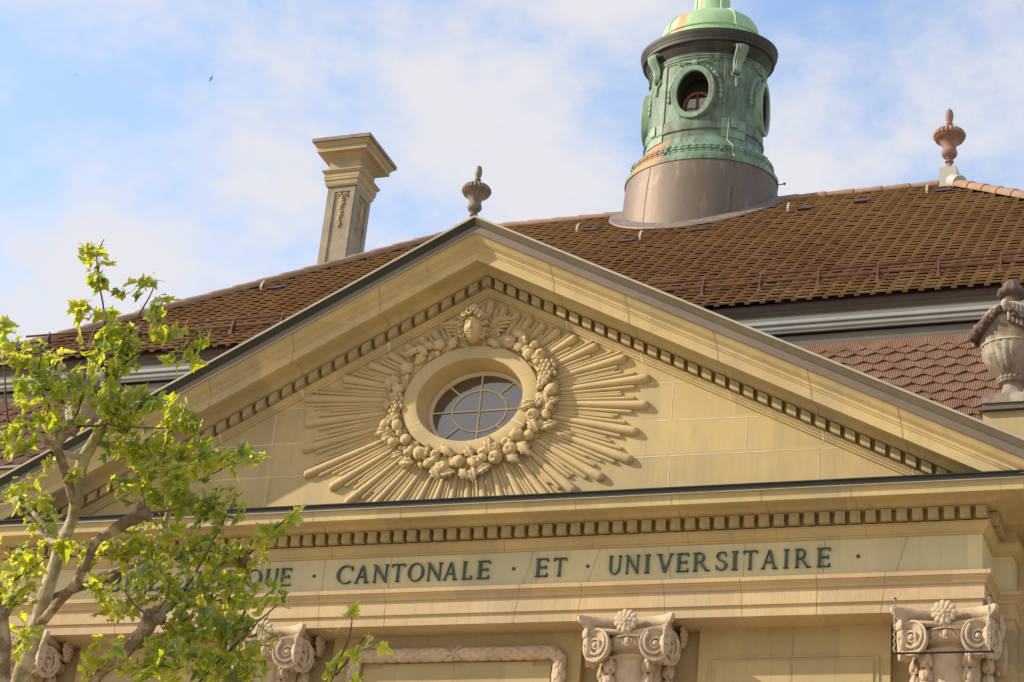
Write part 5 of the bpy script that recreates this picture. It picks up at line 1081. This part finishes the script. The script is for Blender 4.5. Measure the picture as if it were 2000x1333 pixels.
CLUMPS =[ (0.941, -11.129, 10.247, 0.156, 0.12, 13),(0.964, -11.024, 10.065, 0.055, 0.101, 5),(0.825, -10.977, 9.863, 0.046, 0.037, 2),(1.0, -10.878, 9.815, 0.064, 0.064, 4),(0.85, -10.934, 9.8, 0.092, 0.055, 4),(1.128, -10.91, 9.979, 0.064, 0.046, 3),(1.493, -10.929, 10.077, 0.037, 0.046, 2),(1.349, -10.965, 10.03, 0.055, 0.037, 2),(1.535, -10.824, 9.91, 0.073, 0.073, 4),(1.446, -10.81, 9.812, 0.119, 0.101, 5),(1.364, -10.919, 9.954, 0.046, 0.027, 1),(1.561, -10.783, 9.621, 0.173, 0.064, 6),(1.687, -10.726, 9.614, 0.091, 0.082, 4),(1.694, -10.629, 9.432, 0.137, 0.082, 5),(1.899, -10.642, 9.623, 0.073, 0.082, 3),(1.763, -10.641, 9.512, 0.046, 0.046, 2),(1.07, -10.782, 9.457, 0.275, 0.22, 34),(1.19, -10.823, 9.631, 0.183, 0.114, 9),(0.556, -11.131, 9.252, 0.272, 0.181, 17),(0.409, -11.334, 9.292, 0.113, 0.203, 9),(0.408, -11.514, 9.405, 0.045, 0.112, 4),(0.706, -10.95, 9.026, 0.408, 0.204, 48),(1.087, -10.64, 8.967, 0.319, 0.191, 34),(1.345, -10.566, 9.033, 0.182, 0.137, 12),(1.436, -10.09, 9.116, 0.177, 0.158, 16),(1.56, -10.001, 9.045, 0.07, 0.112, 5),(0.475, -11.052, 8.575, 0.215, 0.161, 20),(0.743, -10.919, 8.765, 0.225, 0.126, 12),(1.197, -10.266, 8.8, 0.345, 0.184, 42),(1.612, -9.962, 8.781, 0.347, 0.157, 32),(1.919, -9.745, 8.842, 0.209, 0.074, 9),(2.059, -9.591, 8.889, 0.084, 0.056, 4),(1.4, -10.208, 8.391, 0.387, 0.219, 52),(1.838, -9.994, 8.334, 0.273, 0.191, 28),(2.027, -9.972, 8.211, 0.204, 0.159, 14),(0.538, -10.899, 8.102, 0.245, 0.156, 14),(0.647, -10.756, 7.915, 0.201, 0.156, 9),(0.497, -10.646, 7.583, 0.267, 0.201, 18),(0.511, -10.597, 7.271, 0.199, 0.177, 15),(1.122, -10.146, 7.819, 0.181, 0.181, 16),(1.415, -10.07, 7.909, 0.317, 0.217, 38),(1.763, -9.811, 7.921, 0.264, 0.209, 26),(2.021, -9.505, 8.003, 0.221, 0.156, 17),(2.323, -9.569, 8.137, 0.165, 0.092, 7),(2.491, -9.571, 8.276, 0.082, 0.064, 4),(1.595, -10.028, 7.511, 0.426, 0.202, 46),(2.041, -9.641, 7.589, 0.353, 0.172, 34),(2.561, -9.765, 7.551, 0.107, 0.152, 6),(1.352, -10.237, 7.256, 0.244, 0.168, 17),(1.912, -9.848, 7.189, 0.392, 0.205, 50),(2.32, -9.646, 7.131, 0.245, 0.214, 20),(1.701, -9.996, 6.844, 0.419, 0.176, 48),(2.184, -9.685, 6.866, 0.332, 0.142, 30),(1.309, -10.293, 6.868, 0.197, 0.088, 6),(1.174, -10.261, 6.699, 0.132, 0.079, 5),(0.846, -10.212, 7.723, 0.072, 0.109, 5),(0.92, -10.062, 7.497, 0.118, 0.091, 6),(0.56, -10.496, 6.887, 0.123, 0.176, 8),(0.792, -10.399, 7.808, 0.113, 0.063, 3),(3.277, -9.704, 7.318, 0.044, 0.044, 2),(3.094, -9.702, 7.167, 0.044, 0.022, 1),(3.394, -9.57, 7.154, 0.053, 0.044, 1),(3.453, -9.507, 7.082, 0.044, 0.026, 1),(3.216, -9.547, 6.969, 0.079, 0.035, 2),(3.275, -9.558, 7.037, 0.044, 0.035, 2),(3.098, -9.538, 6.856, 0.044, 0.026, 2),(3.246, -9.461, 6.827, 0.061, 0.035, 2),(0.876, -10.64, 8.337, 0.045, 0.072, 2),(0.654, -10.784, 8.435, 0.063, 0.063, 3) ]
KNOBS = [(1.008, -10.591, 9.272), (0.828, -10.801, 8.723), (0.472, -11.006, 8.713), (1.533, -10.448, 8.035), (0.78, -9.655, 7.757), (1.697, -10.271, 7.137), (1.023, -9.97, 8.786), (1.274, -9.572, 8.685), (1.991, -9.49, 7.951), (0.626, -11.005, 6.993), (0.034, -10.145, 8.326)]
TR = empty('plane_tree', (0.95, -10.75, 0)); tag(TR, 'pollarded plane tree with knuckled mottled limbs and fresh yellow green leaves', 'tree')
TOFF = Vector((0.95, -10.75, 0))
def tput(m, name, mats, parent=None, **k):
    o = m.build(name, mats, None, **k); o.parent = parent or TR
    if parent is None: o.matrix_parent_inverse = Matrix.Translation(-TOFF)
    return o
def smooth_path(P, sub=4):
    P = [Vector(p) for p in P]; o = []
    for i in range(len(P) - 1):
        p0, p1, p2, p3 = P[max(i - 1, 0)], P[i], P[i + 1], P[min(i + 2, len(P) - 1)]
        for k in range(sub):
            t = k / sub; o.append(0.5 * ((2 * p1) + (p2 - p0) * t + (2 * p0 - 5 * p1 + 4 * p2 - p3) * t * t + (3 * p1 - p0 - 3 * p2 + p3) * t ** 3))
    o.append(P[-1]); return o
rt_ = random.Random(21); LIMB_K = 0.80
def limb(m, pts, bump=0.06, n=14):
    q = smooth_path([p[:4] for p in [Vector(p) for p in pts]], 5)
    P = [Vector(v[:3]) for v in q]; R = [max(0.004, v[3] * LIMB_K) for v in q]
    rows = []; t0 = (P[1] - P[0]).normalized(); up = Vector((1, 0, 0)) if abs(t0.x) < 0.8 else Vector((0, 1, 0)); nrm = (up - t0 * up.dot(t0)).normalized()
    ph = rt_.uniform(0, 6)
    for i in range(len(P)):
        t = (P[min(i + 1, len(P) - 1)] - P[max(i - 1, 0)]).normalized(); nrm = (nrm - t * nrm.dot(t)).normalized(); bi = t.cross(nrm)
        rows.append([P[i] + (nrm * math.cos(2 * math.pi * k / n) + bi * math.sin(2 * math.pi * k / n)) * R[i] * (1 + bump * math.sin(3 * 2 * math.pi * k / n + i * 0.7 + ph) + bump * rt_.uniform(-0.6, 0.6)) for k in range(n)])
    b = len(m.v); m.grid(rows, closed_u=True); m.f.append(tuple(b + k for k in reversed(range(n)))); m.f.append(tuple(b + (len(P) - 1) * n + k for k in range(n))); m.mi += [0, 0]
base = Vector(LIMBS['trunk'][0][:3])
a = MB(); limb(a, [(base.x + 0.05, base.y - 0.15, -0.1, 0.24), (base.x + 0.05, base.y - 0.12, 0.5, 0.19), (base.x + 0.02, base.y - 0.05, 3.0, 0.15)] + LIMBS['trunk'][:-1], 0.05)
TK = tput(a, 'trunk', 'bark', angle=60)
for k, pts in LIMBS.items():
    if k == 'trunk': continue
    a = MB()
    if k == 'd': pts = [(base.x + 0.02, base.y + 0.02, 4.3, 0.09), (base.x + 0.30, base.y + 0.1, 5.0, 0.08)] + pts
    if k == 'h': pts = [(base.x - 0.02, base.y - 0.05, 3.0, 0.11), (base.x - 0.22, base.y - 0.3, 4.4, 0.10)] + pts
    limb(a, pts, 0.09, 12); tput(a, 'limb', 'bark_dark' if k in 'abcdh' and k != 'a3' else 'bark', angle=60)
for (x, y, z) in KNOBS:
    a = MB()
    s0 = 0.066 if z < 8.5 else 0.060
    for q in range(9):
        d = Vector((rt_.uniform(-1, 1), rt_.uniform(-1, 1), rt_.uniform(-1, 1))) * s0 * 0.75
        a.ell(Vector((x, y, z)) + d, (s0 * rt_.uniform(0.4, 0.8),) * 3, None, 9, 7, disp=lambda v, p=q: 1 + 0.18 * math.sin(7 * v.x + p) * math.cos(6 * v.z))
    tput(a, 'knuckle', 'bark_dark', angle=80)
for pts in SHOOTS:
    a = MB(); q = smooth_path(pts, 3); n = len(q); a.tube([p + Vector((rt_.uniform(-1, 1), rt_.uniform(-1, 1), rt_.uniform(-1, 1))) * 0.006 for p in q], [0.0125 * (1 - 0.65 * i / n) for i in range(n)], 6); tput(a, 'twig', 'twig', angle=80)
#
# leaves: five-lobed, toothed, folded along the midrib, each at the end of a stalk
LOBE = [(0.0, 0.0), (-0.10, -0.06), (-0.27, -0.05), (-0.46, 0.06), (-0.40, 0.13), (-0.50, 0.24), (-0.60, 0.37), (-0.44, 0.36), (-0.40, 0.45), (-0.24, 0.42), (-0.25, 0.56), (-0.17, 0.66), (-0.18, 0.78), (-0.08, 0.84), (0.0, 1.03)]
OUTL = LOBE + [(-x, y) for x, y in reversed(LOBE[1:-1])]
lv, lf, lc = [], [], []; pv = MB(); rl = random.Random(33)
PAL = [((0.54, 0.55, 0.07), 6), ((0.45, 0.51, 0.06), 6), ((0.32, 0.42, 0.06), 4), ((0.58, 0.58, 0.14), 4), ((0.20, 0.29, 0.10), 2), ((0.56, 0.58, 0.33), 3)]
PALX = [c for c, w in PAL for _ in range(w)]
SUNH = Vector((-0.787, -0.342, 0.514))
def add_leaf(c, size, twig_from):
    # normals: biased to the light and upwards, with plenty of scatter
    n = (SUNH * rl.uniform(0.2, 1.3) + Vector((0.30, -0.85, -0.1)) * rl.uniform(-0.1, 0.85) + Vector((0, 0, 1)) * rl.uniform(0, 0.7) + Vector((rl.gauss(0, 1), rl.gauss(0, 1), rl.gauss(0, 1))) * 0.55).normalized()
    d = (Vector((rl.gauss(0, 1), rl.gauss(0, 1), rl.gauss(-0.45, 0.8)))); d = (d - n * d.dot(n)).normalized(); s = n.cross(d)
    b = len(lv); fold = rl.uniform(0.05, 0.55); droop = rl.uniform(0.0, 0.5); sz = size; curl_ = rl.uniform(-0.2, 0.4)
    wx = rl.uniform(0.85, 1.1)
    col = rl.choice(PALX); j = rl.uniform(0.85, 1.15); col = tuple(min(1, q * j) for q in col)
    def P(x, y): return c + s * (x * sz * wx) + d * (y * sz) + n * sz * (fold * abs(x) - droop * y * y * 0.55 + curl_ * 0.4 * x * (y - 0.4) + 0.05 * math.sin(9 * x + 7 * y))
    for x, y in OUTL: lv.append(P(x * rl.uniform(0.93, 1.07), y * rl.uniform(0.95, 1.05)))
    mids = [(0, 0.22), (0, 0.5), (0, 0.75)]
    for x, y in mids: lv.append(P(x, y) - n * sz * 0.01)
    m1, m2, m3 = b + 28, b + 29, b + 30; no = len(OUTL)
    half = list(range(0, 15)); other = [0] + list(range(27, 13, -1))
    for H in (half, other):
        for i in range(len(H) - 1):
            y = OUTL[H[i]][1]; k = m1 if i < 8 else m2 if i < 11 else m3
            lf.append((b + H[i], b + H[i + 1], k)); 
            if i in (7, 10): lf.append((b + H[i + 1], m2 if i == 7 else m3, k))
    lc.extend([col] * 31)
    st = c - d * 0.02; k = (twig_from - st); k = k.normalized() if k.length > 0.01 else -d
    e = st + (-d * 0.55 + k * 0.6) * size * 0.75
    pv.tube([st, st.lerp(e, 0.5) - n * 0.012 + Vector((0, 0, 0.01)), e], 0.0026, 4, cap=False)
    return e
tw = MB()
for (x, y, z, rx, rz, n) in CLUMPS:
    c0 = Vector((x, y, z)); ry = 0.55 * (rx + rz)
    n = round(n * 2.0)
    src = min(KNOBS, key=lambda q: (Vector(q) - c0).length); src = Vector(src)
    spine = []
    for q in range(max(1, n // 11)):
        t = c0 + Vector((rl.uniform(-0.7, 0.7) * rx, rl.uniform(-0.7, 0.7) * ry, rl.uniform(-0.5, 0.8) * rz)); spine.append(t)
        if (t - src).length < 0.5 and n > 9 and q < 3:
            m_ = src.lerp(t, 0.5) + Vector((rl.uniform(-1, 1), rl.uniform(-1, 1), rl.uniform(-0.2, 1))) * 0.03
            tw.tube([src, m_, t], [0.0055, 0.004, 0.0025], 5)
    for q in range(n):
        while True:
            u = Vector((rl.uniform(-1, 1), rl.uniform(-1, 1), rl.uniform(-1, 1)))
            if u.length < 1: break
        p = c0 + Vector((u.x * rx, u.y * ry, u.z * rz)); near = min(spine, key=lambda s: (s - p).length)
        add_leaf(p, min(0.21, max(0.05, rl.gauss(0.116, 0.042))), near)
o = tput(tw, 'twiglets', 'twig', angle=80); o['kind'] = 'stuff'
me = bpy.data.meshes.new('crown'); me.from_pydata([tuple(v) for v in lv], [], lf); me.update(); me.materials.append(M['leaf'])
ca = me.color_attributes.new('tint', 'FLOAT_COLOR', 'POINT'); ca.data.foreach_set('color', [q for c in lc for q in (*c, 1.0)])
me.polygons.foreach_set('use_smooth', [True] * len(lf))
CRN = bpy.data.objects.new('crown', me); COL.objects.link(CRN); CRN.parent = TR; CRN.matrix_parent_inverse = Matrix.Translation(-TOFF)
tput(pv, 'leaf_stalks', 'petiole', CRN)
